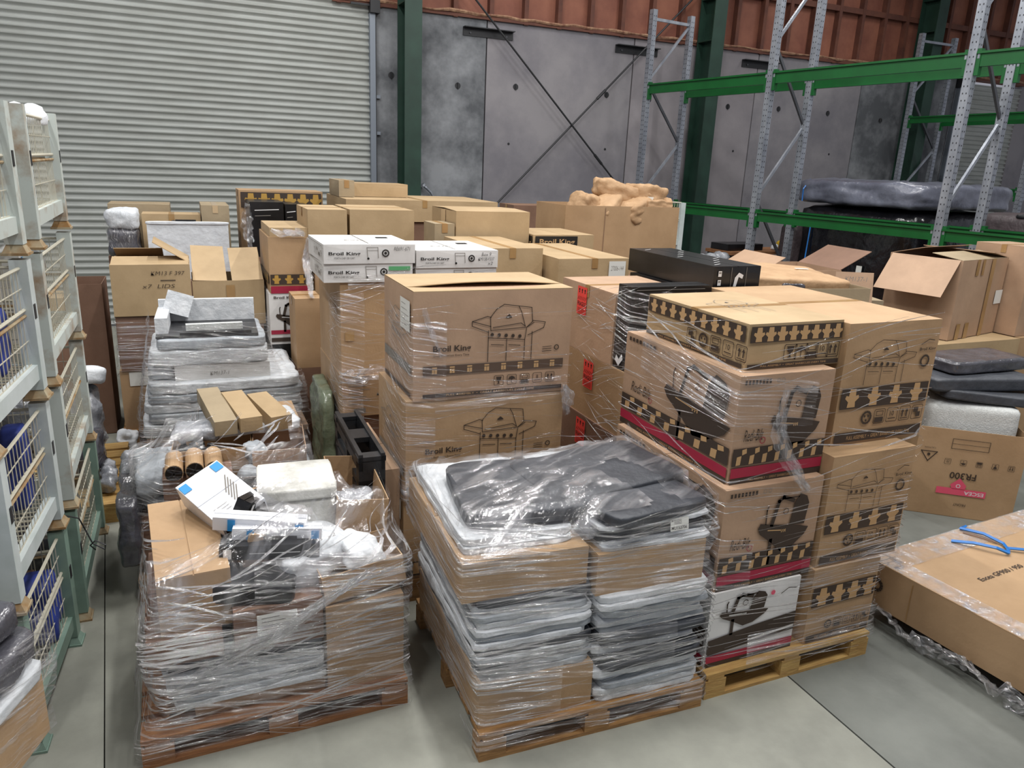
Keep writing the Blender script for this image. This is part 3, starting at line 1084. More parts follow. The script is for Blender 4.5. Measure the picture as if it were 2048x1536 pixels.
def reddi(o, face, flipx=False, white=False):
    w, d, h = o['dims']
    W = w if face in ('front', 'top') else d
    p = Print(W, h, ['ink_brown', 'white_card' if white else 'ink_kraft', 'ink_red', 'ink_grey', 'ink_pink'])
    p.rect(.01, .0, .99, .055, 0); p.rect(.01, .06, .99, .155, 2)
    if white:
        p.poly([(.01, .17), (.99, .26), (.99, .52), (.5, .46), (.01, .38)], 0)
        p.poly([(.5, .25), (.98, .30), (.98, .33), (.5, .28)], 1, 1)
        grill_dark(p, .1, .45, .55, .48, 0, 1)
        p.circ(.68, .86, .014, 4)
        p.line([(.78, .82), (.86, .88), (.95, .86)], .005, 0)
    else:
        p.rect(.01, .175, .99, .34, 0)
        n = 7
        for k in range(n):
            u = .05 + k * .94 / n
            p.poly([(u, .18), (u + .045, .185), (u + .05, .27), (u + .004, .262)], 1, 1)
            p.poly([(u + .055, .275), (u + .1, .29), (u + .095, .335), (u + .05, .325)], 1, 1)
        grill_dark(p, *((.36, .25, .54, .62) if face == 'front' else (.42, .22, .56, .72)), 0, 1)
        p.text('Redi-Bilt', .10, .40, height=.06, width=.2 * W, mi=0, shear=.25)
        p.circ(.30, .395, .016, 2, 0, ring=.004)
        p.text('FULL ASSEMBLY  •  GREAT BARBECUES EVERY TIME', .2, .018, height=.012, width=W * .6, mi=1, layer=1)
        for k in range(8):
            p.rect(.04 + k * .035, .925, .062 + k * .035, .965, 0)
        for k in range(2):
            p.circ(.38 + k * .05, .945, .010, 3, 0, ring=.003)
    return p.build(o, face)


for o in (RL, RU):
    reddi(o, 'front'); reddi(o, 'left')
reddi(WB, 'front', white=True); reddi(WB, 'left', white=True)


def handling(o, face, v0=.18, v1=.52, band=(.60, .95), strip=(.03, .13), fig=8, kinds=('glass', 'umbrella', 'stack', 'num', 'up'), u0=.38):
    w, d, h = o['dims']
    W = w if face == 'front' else d
    p = Print(W, h, ['ink_brown', 'ink_kraft', 'ink_grey'])
    p.rect(.015, band[0], .985, band[1], 0)
    for k in range(fig):
        figure(p, .04 + k * .95 / fig, band[0] + .02, (band[1] - band[0]) * h * .88, 1)
    s = (v1 - v0) * h
    for k, kd in enumerate(kinds):
        p.icon(kd, u0 + k * (.6 - .02) / 5, v0, s, 0, .004)
    p.rect(.015, strip[0], .985, strip[1], 0)
    p.text('FULL ASSEMBLY  •  GREAT BARBECUES EVERY TIME', .15, (strip[0] * .7 + strip[1] * .3), height=(strip[1] - strip[0]) * h * .42, width=W * .7, mi=1, layer=1)
    return p.build(o, face)


handling(TH, 'front')
handling(TH, 'left', kinds=('hands', 'recycle', 'stack', 'num', 'up'), u0=.46, fig=9)
p = Print(.64, .87, ['ink_grey'])
grill_lines(p, .2, .3, .5, .4, .003); p.build(TH, 'top', 'printed_artwork')


def bk_tall(o, vb=(.31, .48), big=True):
    w, d, h = o['dims']
    p = Print(w, h, ['ink_brown', 'ink_kraft', 'ink_grey'])
    p.rect(.02, vb[0], .97, vb[1], 0)
    for k in range(4):
        figure(p, .06 + k * .235, vb[0] + .012, (vb[1] - vb[0]) * h * .9, 1)
    s = .078 * h / .66
    for k, kd in enumerate(('recycle', 'stack', 'num', 'up', 'hands')):
        p.icon(kd, .27 + k * .142, .16, s, 0, .0035)
    p.rect(.02, .025, .97, .11, 0)
    p.text('FULL ASSEMBLY  •  GREAT BARBECUES EVERY TIME', .15, .045, height=.02, width=w * .7, mi=1, layer=1)
    if big:
        grill_lines(p, .08, .50, .68, .36, .003, 0)
        p.text('Broil King', .79, .74, height=.022, width=.12, mi=0, bold=.02)
        p.line([(.80, .80), (.88, .84), (.94, .83)], .004, 0)
        p.circ(.87, .66, .03, 0, 0, ring=.012)
    return p.build(o, 'front')


bk_tall(RC); bk_tall(RM)
bk_tall(RB, (.50, .76), False)
fw_ = Film([pal_r, WB, RL, RU, TH, RB, RM, RC], .10, 1.92).tension(2)
wr = wrap_thing('clear stretch film with glint strands around the red striped grill cartons', (2.9, 3.1, 0))
mb = MB()
fw_.strands(mb, 200, (.2, 1.85), (120, 330), (.0012, .0034), .16, 3, (14, 70))
fw_.strands(mb, 80, (.1, 1.1), (225, 330), (.0012, .004), .10, 8, (14, 50))
put(mb, 'film_glint_strands', 'film_strand', wr)
mb = MB()
fw_.band(mb, 1.50, 1.74, 150, 262, -.1, 6, .008, 2.0, tilt=.3)
fw_.band(mb, .90, 1.18, 150, 235, -.35, 6, .01, 4.0, tilt=.4)
fw_.band(mb, .12, .30, 238, 335, .02, 5, .012, 6.0)
fw_.band(mb, .52, .70, 262, 335, .02, 5, .010, 7.0)
put(mb, 'film_sheet', 'film_clear', wr)
for sd in range(3):
    mb = MB()
    crumple(mb, [(2.62 + .02 * sd, 2.66, 1.62 - .1 * sd), (2.60 + .02 * sd, 2.65, 1.40), (2.64 + .02 * sd, 2.63, 1.28), (2.80 + .01 * sd, 2.60, 1.08)], .10 - .02 * sd, 6, .018, sd * 7)
    put(mb, 'loose_tail', 'film_dense', wr)

# ---------------------------------------------------------------- grill stack in the middle
pal_b = wood_pallet('wooden pallet beneath the large plain grill cartons', 1.072, 3.93, 1.02, .95, 0, 'wood')
BG = carton('bottom grill carton partly hidden behind the foam panel load', 1.07, 2.06, 3.94, 4.56, PT, .695, m='kraft', name='grill_carton', tape=None)
BM = carton('middle grill carton with line drawing and clear bold lettering', 1.075, 2.07, 3.91, 4.56, .695, 1.297, m='kraft', name='grill_carton', tape=None)
BT = carton('top grill carton with line drawing and a bowed open lid seam', 1.113, 2.085, 3.90, 4.55, 1.297, 1.922, m='kraft_pink', name='grill_carton', tape=None, top='none')
# bowed lid of the top carton
w, d, h = BT['dims']
for part in (0, 1):
    mb = MB()
    n = 14
    for layer in (0, 1):
        for i in range(n + 1):
            t = i / n
            x = -w / 2 + w * t
            s_ = math.sin(math.pi * t)
            if part == 0:      # front flap, sagging
                ys = (-d / 2, -d / 2 + .155); zs = (0, -.012 * s_)
            else:              # rear flap, bowed up with its free edge over the seam
                ys = (d / 2, -d / 2 + .16 - .02 * s_); zs = (0, .026 * s_ * (1 if t < .95 else .6))
            for y, z in zip(ys, zs):
                mb.v.append((x, y, h - .005 + z + layer * .005))
    m_ = (n + 1) * 2
    for i in range(n):
        a = 2 * i
        mb.f.append((a, a + 1, a + 3, a + 2)); mb.mi.append(0)
        mb.f.append((m_ + a, m_ + a + 2, m_ + a + 3, m_ + a + 1)); mb.mi.append(0)
        for e in (0, 1):
            mb.f.append((a + e, a + 2 + e, m_ + a + 2 + e, m_ + a + e)); mb.mi.append(0)
    mb.build('top_flap', 'kraft_yellow', BT)


def bk_front(o, text=True):
    w, d, h = o['dims']
    p = Print(w, h, INK + ['ink_mid'])
    grill_lines(p, .35, .335, .47, .53, .0042, 0)
    p.text('Broil King', .115, .435, height=.045, width=.225, mi=0, bold=.02)
    p.text('Great Barbecues Every Time', .115, .40, height=.016, width=.215, mi=0, bold=.006)
    p.rect(.055, .235, .955, .325, 3)
    p.rect(.055, .237, .955, .323, 4, .5)
    for k in range(8):
        u = .11 + k * .108
        p.rect(u, .25, u + .013, .29, 1, 1); p.rect(u + .016, .25, u + .03, .29, 1, 1); p.rect(u, .298, u + .03, .312, 1, 1)
    for k, kd in enumerate(('glass', 'umbrella', 'stack', 'num8', 'up')):
        p.icon(kd, .50 + k * .085, .10, .058, 0, .003)
    p.rect(.055, .025, .955, .062, 0)
    p.text('FULL ASSEMBLY  •  GREAT BARBECUES EVERY TIME', .2, .035, height=.012, width=.55, mi=1, layer=1)
    for k in range(3):
        p.line([(.81, .40 + k * .022), (.87, .405 + k * .022)], .0035, 0)
    p.circ(.905, .435, .014, 0, 0, ring=.006)
    p.build(o, 'front')


def bk_side(o):
    w, d, h = o['dims']
    p = Print(d, h, INK)
    grill_lines(p, .15, .36, .7, .42, .004, 3)
    p.rect(.05, .235, .95, .325, 3)
    p.rect(.05, .025, .95, .062, 0)
    p.build(o, 'left')


bk_front(BT); bk_front(BM); bk_side(BM); bk_side(BT)
p = Print(.62, .55, INK)
p.rect(.05, .12, .95, .3, 0)
for k in range(5):
    figure(p, .08 + k * .18, .14, .08, 1)
p.build(BG, 'left')
p = Print(.99, .55, INK)
p.rect(.02, .05, .98, .22, 0)
for k in range(9):
    figure(p, .04 + k * .105, .07, .075, 1)
p.build(BG, 'front')


def sheet(o, face, u0, v0, u1, v1, m='label_white', lines=3, txt=None, name='paper_label', ink='ink_grey'):
    w, d, h = o['dims']
    W = w if face in ('front', 'top') else d
    Hh = h if face != 'top' else d
    p = Print(W, Hh, [m, ink])
    p.rect(u0, v0, u1, v1, 0, 1)
    for k in range(lines):
        v = v1 - (k + 1) * (v1 - v0) / (lines + 1)
        p.line([(u0 + (u1 - u0) * .12, v), (u0 + (u1 - u0) * (.55 + .3 * ((k * 37) % 3) / 2), v)], .003, 1, 2)
    if txt:
        for t, fv, fh in txt:
            p.text(t, u0 + (u1 - u0) * .12, v0 + (v1 - v0) * fv, height=(v1 - v0) * Hh * fh, width=(u1 - u0) * W * .76, mi=1, layer=2, shear=.2 if (t, -.01, .2) in TXT else 0, bold=-.01 if (t, -.01, .2) in TXT else .01)
    return p.build(o, face, name)


sheet(BT, 'left', .62, .62, .93, .90, lines=5)
sheet(BG, 'left', .55, .72, .95, .95, lines=2, txt=[('Box', .1, .35)], ink='ink_brown')
fw2 = Film([BG, BM, BT], .15, 1.9).tension(2)
wr = wrap_thing('clear stretch film around the two grill cartons with line drawings', (1.6, 4.2, 0))
mb = MB()
fw2.strands(mb, 150, (.3, 1.85), (150, 330), (.0007, .002), .10, 5, (10, 60))
put(mb, 'film_glint_strands', 'film_strand', wr)
mb = MB()
fw2.band(mb, 1.30, 1.80, 165, 232, -.05, 9, .012, 3.0, tilt=.5)
fw2.band(mb, .75, 1.28, 165, 226, -.08, 9, .010, 5.0, tilt=.5)
fw2.band(mb, 1.22, 1.36, 226, 322, .03, 4, .006, 9.0)
put(mb, 'film_sheet', 'film_clear', wr)
for sd in range(3):
    mb = MB()
    crumple(mb, [(2.06, 3.88, 1.33), (2.05 + .02 * sd, 3.86, 1.26), (2.08, 3.86, 1.15)], .07, 6, .022, sd * 5 + 1)
    put(mb, 'loose_tail', 'film_dense', wr)
mb = MB()
crumple(mb, [(1.17, 3.885, 1.83), (1.21, 3.88, 1.70), (1.27, 3.88, 1.55)], .04, 4, .012, 3)
put(mb, 'loose_tail', 'film_dense', wr)

# ---------------------------------------------------------------- foam panel load in the foreground
rnd = random.Random(21)
pal_g = wood_pallet('worn wooden pallet under the load of foam wrapped panels and dark cushions', 1.07, 2.55, 1.19, 1.16, -2.0)
GL = [pal_g]


def panel_stack(xa, xb, ya, yb, z0, z1, n, group, label_w, label_d, pat, rz=-2.0, jit=.02, store=None, name='foam_sheet'):
    z = z0
    t = (z1 - z0) / n
    for k in range(n):
        th = t * 1.0
        w_ = xb - xa + rnd.uniform(-jit, jit); d_ = yb - ya + rnd.uniform(-jit, jit)
        c = pat[k % len(pat)]
        mm = {'w': 'foam', 'g': 'foam_grey', 'd': 'cushion_dark'}[c]
        lb = {'w': label_w, 'g': label_w.replace('white', 'pale grey', 1), 'd': label_d}[c]
        o = soft(lb, w_, d_, th, ((xa + xb) / 2 + rnd.uniform(-jit, jit), (ya + yb) / 2 + rnd.uniform(-jit, jit), z), rz + rnd.uniform(-1.5, 1.5),
                 mm, name, 'foam sheet', group, 22.0, .010 if c != 'd' else .005, 9.0, 12)
        if store is not None:
            store.append(o)
        z += t


GL.append(carton('plain carton at the bottom corner of the foam panel load, resting on the pallet', 1.075, 1.64, 2.60, 3.66, PT, .375, -2, m='kraft', tape=None))
panel_stack(1.66, 2.24, 2.57, 3.62, PT, .715, 16, 'foam panels beside the plain carton', 'white foam wrapped panel in the tall pile beside the plain corner carton',
            'dark slate panel in the tall pile beside the plain corner carton', 'wwgwwddwddgwwgww', store=GL)
panel_stack(1.06, 1.62, 2.63, 3.66, .375, .77, 12, 'foam panels above the plain carton', 'white foam wrapped panel lying over the plain corner carton',
            'dark slate panel lying over the plain corner carton', 'gggwdwgwwgwd', store=GL)
GL.append(carton('flat carton in film above the foam panels on the plain carton side', 1.0, 1.60, 2.66, 3.62, .77, .96, -2, m='kraft', tape=None))
GL.append(carton('flat carton with a bent lid above the tall pile of foam panels', 1.63, 2.21, 2.60, 3.60, .715, .925, -2, m='kraft', tape=None))
panel_stack(1.64, 2.24, 2.64, 3.60, .925, 1.045, 6, 'panels on top of the bent lid carton', 'white foam sheet on top of the carton with the bent lid',
            'dark slate panel on top of the carton with the bent lid', 'wwddgwd', jit=.03, store=GL)
panel_stack(1.03, 1.58, 2.72, 3.60, .96, 1.03, 2, 'panels on top of the flat carton in film', 'white foam sheet on top of the flat carton in film', 'dark panel', 'ww', jit=.02, store=GL)
GL[-1]['label'] = 'white foam sheet with pen writing below the sagging dark cushion'
q = Print(.2, .05, ['ink_grey']); q.text('21276-4600', 0, 0, height=.022, width=.17, mi=0, bold=-.01, shear=.15)
t_ = q.mb.build('pen_writing', 'ink_mid', GL[-1]); t_.location = (.03, -.40, .046); t_.rotation_euler = (R(10), 0, R(3))
c1 = soft('dark grey cushion sagging at the corner of the foam panel load', .60, .62, .085, (1.39, 3.08, 1.035), -8, 'cushion_dark', 'cushion', 'cushion', None, 8.0, .010, 4.0, 12, (0, -1))
c2 = soft('large flat dark grey cushion tilted on top of the foam panel load', .80, .52, .075, (1.86, 3.10, 1.06), 8, 'cushion_dark', 'cushion', 'cushion', None, 11.0, .008, 4.0, 12, (1, -1))
c3 = soft('dark grey cushion half under the large flat cushion', .60, .42, .07, (1.92, 2.80, 1.045), 10, 'cushion_dark', 'cushion', 'cushion', None, 8.0, .008, 4.0, 10, (-1, 2))
GL += [c1, c2, c3]
o = thing('paper_label', 'white barcode label with printed number on the foam panel load', 'label', (1.99, 2.605, .985), R(-2))
p = Print(.10, .062, ['label_white', 'ink_brown'])
p.rect(0, 0, 1, 1, 0)
p.text('MU153706', .06, .10, height=.016, width=.085, mi=1, layer=1, bold=.01)
for k in range(4):
    p.line([(.2, .55 + k * .1), (.6, .55 + k * .1)], .002, 1, 1)
p.circ(.1, .8, .004, 1, 1)
q = p.mb.build('label_sheet', ['label_white', 'ink_brown'], o)
q.rotation_euler = (R(80), 0, 0)
o['dims'] = (.1, .01, .06)
fg = Film(GL, .10, 1.14, reach=.03).tension(3)
wr = wrap_thing('clear stretch film pulled tight around the foam panels and dark cushions', (1.66, 3.1, 0))
mb = MB()
fg.strands(mb, 280, (.15, 1.08), (120, 350), (.0012, .0045), .10, 31, (14, 90))
put(mb, 'film_glint_strands', 'film_strand', wr)
mb = MB()
fg.band(mb, .70, 1.02, 130, 350, -.04, 12, .014, 3.3, tilt=.1)
fg.band(mb, .16, .45, 150, 245, .05, 9, .02, 6.3, tilt=.2)
fg.band(mb, .40, .62, 150, 300, -.06, 8, .02, 8.3, tilt=.2)
fg.band(mb, .96, 1.11, 140, 330, .02, 6, .015, 1.3, tilt=.2)
fg.band(mb, .06, .17, 205, 350, .0, 4, .012, 5.3)
put(mb, 'film_sheet', 'film_sheet', wr)


def drape(x0, x1, y0, y1, nx, ny, objs, base, seed, wr_=.02, smooth=6, keep=None, tight=.5):
    """film lying over the top of a load"""
    Z = [[base] * (ny + 1) for _ in range(nx + 1)]
    for i in range(nx + 1):
        for j in range(ny + 1):
            x = x0 + (x1 - x0) * i / nx; y = y0 + (y1 - y0) * j / ny
            for o in objs:
                cx, cy, w, d, rz, a, b = FP[o.name]
                c, s = math.cos(-rz), math.sin(-rz)
                dx, dy = x - cx, y - cy
                lx, ly = dx * c - dy * s, dx * s + dy * c
                if abs(lx) <= w / 2 + .03 and abs(ly) <= d / 2 + .03:
                    Z[i][j] = max(Z[i][j], b + .012)
    Z0 = [r[:] for r in Z]
    for _ in range(smooth):
        N = [r[:] for r in Z]
        for i in range(1, nx):
            for j in range(1, ny):
                N[i][j] = max(Z0[i][j], (Z[i - 1][j] + Z[i + 1][j] + Z[i][j - 1] + Z[i][j + 1]) / 4)
        Z = N
    mb = MB(); mb.uv = []
    for i in range(nx + 1):
        for j in range(ny + 1):
            x = x0 + (x1 - x0) * i / nx; y = y0 + (y1 - y0) * j / ny
            z = Z[i][j] + wr_ * (.4 + noise.noise(Vector((x * 7 + seed, y * 7, 0))) + .6 * noise.noise(Vector((x * 19 + seed, y * 19, 3))))
            mb.v.append((x, y, z)); mb.uv.append((x * .6 + y * .3, y * .5 - x * .25))
    for i in range(nx):
        for j in range(ny):
            x = x0 + (x1 - x0) * (i + .5) / nx; y = y0 + (y1 - y0) * (j + .5) / ny
            if keep and not keep(x, y):
                continue
            a = i * (ny + 1) + j
            mb.f.append((a, a + ny + 1, a + ny + 2, a + 1)); mb.mi.append(0)
    return mb


mb = drape(1.02, 2.26, 2.62, 3.62, 46, 36, GL, 1.0, 4.0, .014, 10, keep=lambda x, y: noise.noise(Vector((x * 2.3, y * 2.3, 7))) > -.3)
put(mb, 'film_cover', 'film_cover', wr)

# ---------------------------------------------------------------- messy load at the front left
pal_a = wood_pallet('reddish wooden pallet under the open cartons and torn film', -.345, 3.05, 1.19, 1.17, 1.0, 'wood_red')
DL = [pal_a]
DL.append(carton('low flat carton lying on the reddish pallet under the foam panels', -.12, .46, 3.13, 4.1, PT, .235, 1, m='kraft', tape=None))
panel_stack(-.22, .45, 3.10, 3.95, .235, .44, 8, 'foam panels in the messy load', 'white foam wrapped panel in the pile low in the messy load', 'black panel edge low in the messy load', 'wgwwgwgd', rz=1.0, store=DL)
DL.append(carton('plain carton at the right front corner of the reddish pallet', .47, .84, 3.10, 3.6, PT, .60, 1, m='kraft', tape=None))
DL.append(carton('brown carton standing behind the plain corner carton on the reddish pallet', .47, .83, 3.62, 4.16, PT, .58, 1, m='kraft_dark', tape=None))
DL.append(carton('battered narrow carton under the long carton of the messy load', -.29, .02, 3.12, 3.98, .44, .56, 1, m='kraft_dark', tape=None))
LG = carton('long plain carton lying along the left edge of the messy load', -.25, .05, 3.17, 3.98, .56, .84, 4, m='kraft', seam='y', tape=None)
DL.append(LG)
DL.append(carton('film covered carton with a delivery docket in the middle of the messy load', .07, .46, 3.11, 3.6, .44, .655, 1, m='kraft_dark', tape=None))
sheet(DL[-1], 'front', .25, .3, .7, .85, 'label_white', 5)
DL.append(carton('hidden brown carton filling the middle of the messy load', -.2, .46, 3.99, 4.18, .44, .62, 1, m='kraft_dark', tape=None))
DL.append(carton('brown carton under the white polystyrene box', .14, .58, 3.62, 4.17, .655, .775, 1, m='kraft', tape=None))
ob = carton('tilted open carton tray at the right front of the messy load', .47, .86, 3.12, 3.44, .62, .76, 2, m='kraft', top='open')
ob.rotation_euler = (R(-3), R(-7), R(3)); DL.append(ob)
oc = carton('tall open carton at the right back of the messy load', .60, .86, 3.5, 4.12, .60, .93, -3, m='kraft', top='open')
oc.rotation_euler = (0, R(5), R(-3)); DL.append(oc)
# polystyrene box with a lid line
o = thing('polystyrene_box', 'dirty white polystyrene box on top of the messy load', 'box', (.44, 3.74, .775), R(-4))
lump(.37, .37, .17, 8, 22, .003, 5, 3).build('body', 'poly_dirty', o, smooth=True)
lump(.385, .385, .06, 8, 20, .003, 5, 8).build('lid', 'poly_dirty', o, (0, 0, .172), smooth=True)
note(o, .44, 3.78, .38, .38, 0, .80, 1.03); o['dims'] = (.38, .38, .23); DL.append(o)
# white printed cartons
wp = carton('white printed carton with blue corner patches leaning on the long carton', -.12, .12, 3.50, 3.92, .86, 1.0, 0, m='white_plastic', tape=None, name='product_carton')
wp.rotation_euler = (R(12), R(-22), R(24)); wp.location = (.10, 3.72, .86)
p = Print(.24, .42, ['ink_blue', 'ink_grey', 'ink_black'])
p.rect(.02, .80, .2, .95, 0); p.rect(.78, .82, .98, .97, 0)
for k in range(5):
    p.line([(.6, .2 + k * .06), (.85, .45 + k * .06)], .006, 1)
for k in range(3):
    p.line([(.15, .2 + k * .05), (.45, .2 + k * .05)], .003, 1)
p.build(wp, 'top')
p = Print(.24, .14, ['ink_black'])
p.rect(.04, .06, .96, .9, 0); p.build(wp, 'front')  # black patch, not print: paints the dark open end of the box
DL.append(wp)
for lab, lc, rr, dm, mm in (('slim black product carton standing beside the polystyrene box', (.22, 3.62, .92), (20, 12, 62), (.34, .07, .07), 'black_card'),
                            ('slim white carton with black side and blue patch on the messy load', (.23, 3.40, .90), (8, 6, -14), (.42, .07, .07), 'white_plastic'),
                            ('slim white carton with blue end lying over a black one', (.30, 3.34, .875), (0, 4, -10), (.40, .06, .055), 'white_plastic'),
                            ('long black product carton under the slim white cartons', (.26, 3.30, .81), (0, 3, -8), (.44, .09, .07), 'black_card')):
    o = carton(lab, -dm[0] / 2, dm[0] / 2, -dm[1] / 2, dm[1] / 2, 0, dm[2], 0, m=mm, tape=None, name='product_carton')
    o.location = lc; o.rotation_euler = tuple(R(a) for a in rr)
    note(o, lc[0], lc[1], dm[0], dm[1], R(rr[2]), lc[2], lc[2] + dm[2])
    p = Print(dm[0], dm[2], ['ink_blue', 'ink_black', 'ink_white'])
    if mm == 'white_plastic':
        p.rect(.16, .05, .24, .95, 0); p.rect(.3, .08, .72, .4, 1); p.rect(.88, .1, .97, .9, 0)
    else:
        p.rect(.04, .15, .12, .85, 2); p.line([(.3, .5), (.8, .5)], .004, 2)
    p.build(o, 'front')
    DL.append(o)
soft('white bubble wrapped parcel with pen writing on the messy load', .36, .34, .17, (.46, 3.40, .66), 18, 'foam', 'bubble_parcel', 'parcel', None, 5.0, .035, 7, 16, (0, -8))
q = Print(.2, .05, ['ink_grey']); q.text('10.28  x2', 0, 0, height=.022, width=.15, mi=0, bold=-.01, shear=.15)
t_ = q.mb.build('pen_writing', 'ink_mid', [o_ for o_ in COL.objects if o_.name.startswith('bubble_parcel')][0]); t_.location = (-.06, -.12, .195); t_.rotation_euler = (R(14), 0, R(-8))
soft('small white foam parcel next to the tall open carton', .20, .24, .12, (.66, 3.30, .70), 10, 'foam', 'bubble_parcel', 'parcel', None, 5.0, .03, 9, 14, (0, 10))
soft('crumpled clear bag behind the slim white cartons', .2, .22, .10, (.70, 3.64, .80), 0, 'bag_clear', 'plastic_bag', 'bag', None, 5.0, .035, 11, 14)
soft('black plastic tray sunk in the middle of the messy load', .36, .22, .1, (.18, 3.24, .66), -12, 'black_plastic', 'plastic_tray', 'tray', None, 10, .004, 5, 6, (0, 4))
o = carton('torn brown carton flap box leaning against the long carton', .08, .16, 3.3, 3.75, .66, .92, 6, m='kraft', tape=None)
o.rotation_euler = (0, R(14), R(8)); DL.append(o)
fa = Film(DL, .08, 1.0, reach=.05).tension(4)
wr = wrap_thing('torn wrinkled stretch film around the messy load of open cartons', (.25, 3.6, 0))
mb = MB()
fa.strands(mb, 210, (.12, .85), (130, 340), (.0015, .006), .25, 41, (14, 80), ex=.02)
fa.strands(mb, 26, (.50, .60), (205, 240), (.002, .006), .0, 44, (50, 90), ex=.03)
put(mb, 'film_glint_strands', 'film_strand', wr)
mb = MB()
fa.band(mb, .10, .42, 150, 335, .02, 12, .022, 2.1, tilt=.25)
fa.band(mb, .40, .78, 150, 262, -.10, 12, .03, 5.1, tilt=.4)
fa.band(mb, .56, .86, 262, 350, .02, 8, .03, 7.1, tilt=.3)
fa.band(mb, .30, .55, 255, 330, .08, 8, .015, 8.1, tilt=.2)
fa.band(mb, .05, .14, 200, 345, .0, 4, .012, 9.1)
put(mb, 'film_sheet', 'film_sheet', wr)
mb = drape(-.26, .84, 3.12, 3.62, 44, 24, DL, .6, 9.0, .03, 16, keep=lambda x, y: (x > .22 or y < 3.3) and noise.noise(Vector((x * 3, y * 3, 2))) > -.32)
put(mb, 'film_cover', 'film_cover', wr)
for k, (za, zb, xa, xb) in enumerate(((.40, .74, -.12, .62), (.44, .78, -.05, .66), (.36, .70, -.18, .56), (.50, .80, .02, .70))):
    mb = MB(); crumple(mb, [(xa, 3.07 - .006 * k, za), ((xa + xb) / 2, 3.05 - .006 * k, (za + zb) / 2 - .03), (xb, 3.07 - .006 * k, zb)], .05, 6, .012, k * 3.3)
    put(mb, 'film_rope', 'film_dense', wr)

# ---------------------------------------------------------------- load of tubes and small cartons behind the messy load
pal = wood_pallet('wooden pallet under the cardboard tubes and three long cartons', -.40, 4.45, 1.14, 1.16, 0)
TL = [pal]
TL.append(carton('big plain carton at the base of the tube load', -.36, .66, 4.5, 5.55, PT, .50, 0, m='kraft_dark', tape=None))
TL.append(soft('pale grey foam bundle across the tube load', 1.02, .9, .12, (.16, 5.0, .50), 0, 'foam_grey', 'foam_bundle', 'bundle', None, 10, .015, 6, 9))
TL.append(carton('open carton with black parts beside the three long cartons', -.16, .30, 4.62, 5.02, .66, .86, -4, m='kraft', top='open'))
TL.append(carton('short carton at the right edge of the tube load, shining under film', .30, .62, 4.5, 4.95, .62, .86, -5, m='kraft_pink', top='open'))
TL.append(carton('flat carton right under the mailing tubes', -.22, .16, 4.40, 4.60, .62, .785, 0, m='kraft_dark', tape=None))
for i, (x, z) in enumerate(((-.155, .835), (-.045, .84), (.06, .836))):
    o = thing('cardboard_tube', 'brown cardboard mailing tube with black end plug at the front of the tube load', 'tube', (x, 4.36, z), 0, 'mailing tubes in the tube load')
    MB().tube([(0, 0, 0), (0, .25, 0)], .05, 20).build('tube', 'kraft', o, smooth=False)
    MB().tube([(0, -.004, 0), (0, .02, 0)], .046, 20).build('end_plug', 'tube_end', o)
    for k in range(5):
        a = 2 * math.pi * k / 5
        MB().bar((0, -.007, 0), (math.cos(a) * .04, -.007, math.sin(a) * .04), .006, .008).build('plug_rib', 'black_plastic', o)
    note(o, x, 4.49, .1, .25, 0, z - .05, z + .05); TL.append(o)
TL.append(carton('wide carton holding up the three long cartons', .05, .64, 5.04, 5.5, .62, .855, 0, m='kraft', tape=None))
for lab, x0, rz, l0, zt in (('long narrow carton with dusty top, leftmost of three side by side', .04, 8, .62, .93), ('long narrow clean carton between two dusty ones on the tube load', .19, 10, .50, .935),
                            ('long narrow carton set apart beside two others on the tube load', .36, 14, .46, .925)):
    o = carton(lab, x0, x0 + .135, 4.72, 4.72 + l0, zt, zt + .10, rz, m='kraft_olive' if 'dusty' in lab[:32] else 'kraft_yellow', tape=None, top='none')
    o.rotation_euler[0] = R(4)
    TL.append(o)
TL.append(soft('white foam slab under the three long cartons', .56, .36, .07, (.33, 5.0, .855), 6, 'foam', 'foam_slab', 'foam', None, 9, .012, 8, 9))
TL.append(soft('upright grey foam moulding beside the long cartons', .12, .16, .22, (.34, 4.62, .66), 15, 'foam_grey', 'foam_moulding', 'foam', None, 6, .02, 12, 14, (0, -12)))
TL.append(soft('round grey foam moulding in front of the upright one', .13, .12, .11, (.26, 4.48, .66), 0, 'foam_grey', 'foam_moulding', 'foam', None, 3, .02, 8, 9))
TL.append(soft('grey foam sheet bundle left of the mailing tubes', .2, .5, .16, (-.28, 4.76, .62), 5, 'foam_grey', 'foam_bundle', 'bundle', None, 8, .03, 8, 12))
TL.append(soft('grey plastic parts tray full of black fittings in the tube load', .26, .22, .10, (-.03, 4.84, .86), 5, 'bag_clear', 'parts_bag', 'bag', None, 4, .03, 10, 9))
for k, (x, y, z) in enumerate(((-.10, 4.74, .83), (-.05, 4.70, .84), (.0, 4.73, .83), (.05, 4.69, .83), (-.08, 4.68, .82))):
    o = thing('black_castor', 'small black plastic fitting in the open carton of the tube load', 'fitting', (x, y, z), k, 'black fittings in the open carton')
    MB().tube([(0, -.012, 0), (0, .012, 0)], .034, 14).build('wheel', 'tube_end', o)
    MB().box(0, 0, .03, .03, .03, .03).build('stem', 'black_plastic', o)
soft('black plastic bag hanging down the side of the tube load', .12, .5, .42, (-.42, 4.66, .24), 0, 'bag_dark', 'plastic_bag', 'bag', None, 8, .03, 5, 16)
soft('grey plastic bag behind the black one on the tube load', .12, .42, .40, (-.42, 5.08, .28), 0, 'bag_clear', 'plastic_bag', 'bag', None, 7, .035, 9, 14)
ft = Film(TL, .12, 1.1, reach=.05).tension(5)
wr = wrap_thing('loose stretch film peaked over the tube load and its three long cartons', (.15, 5.0, 0))
mb = MB()
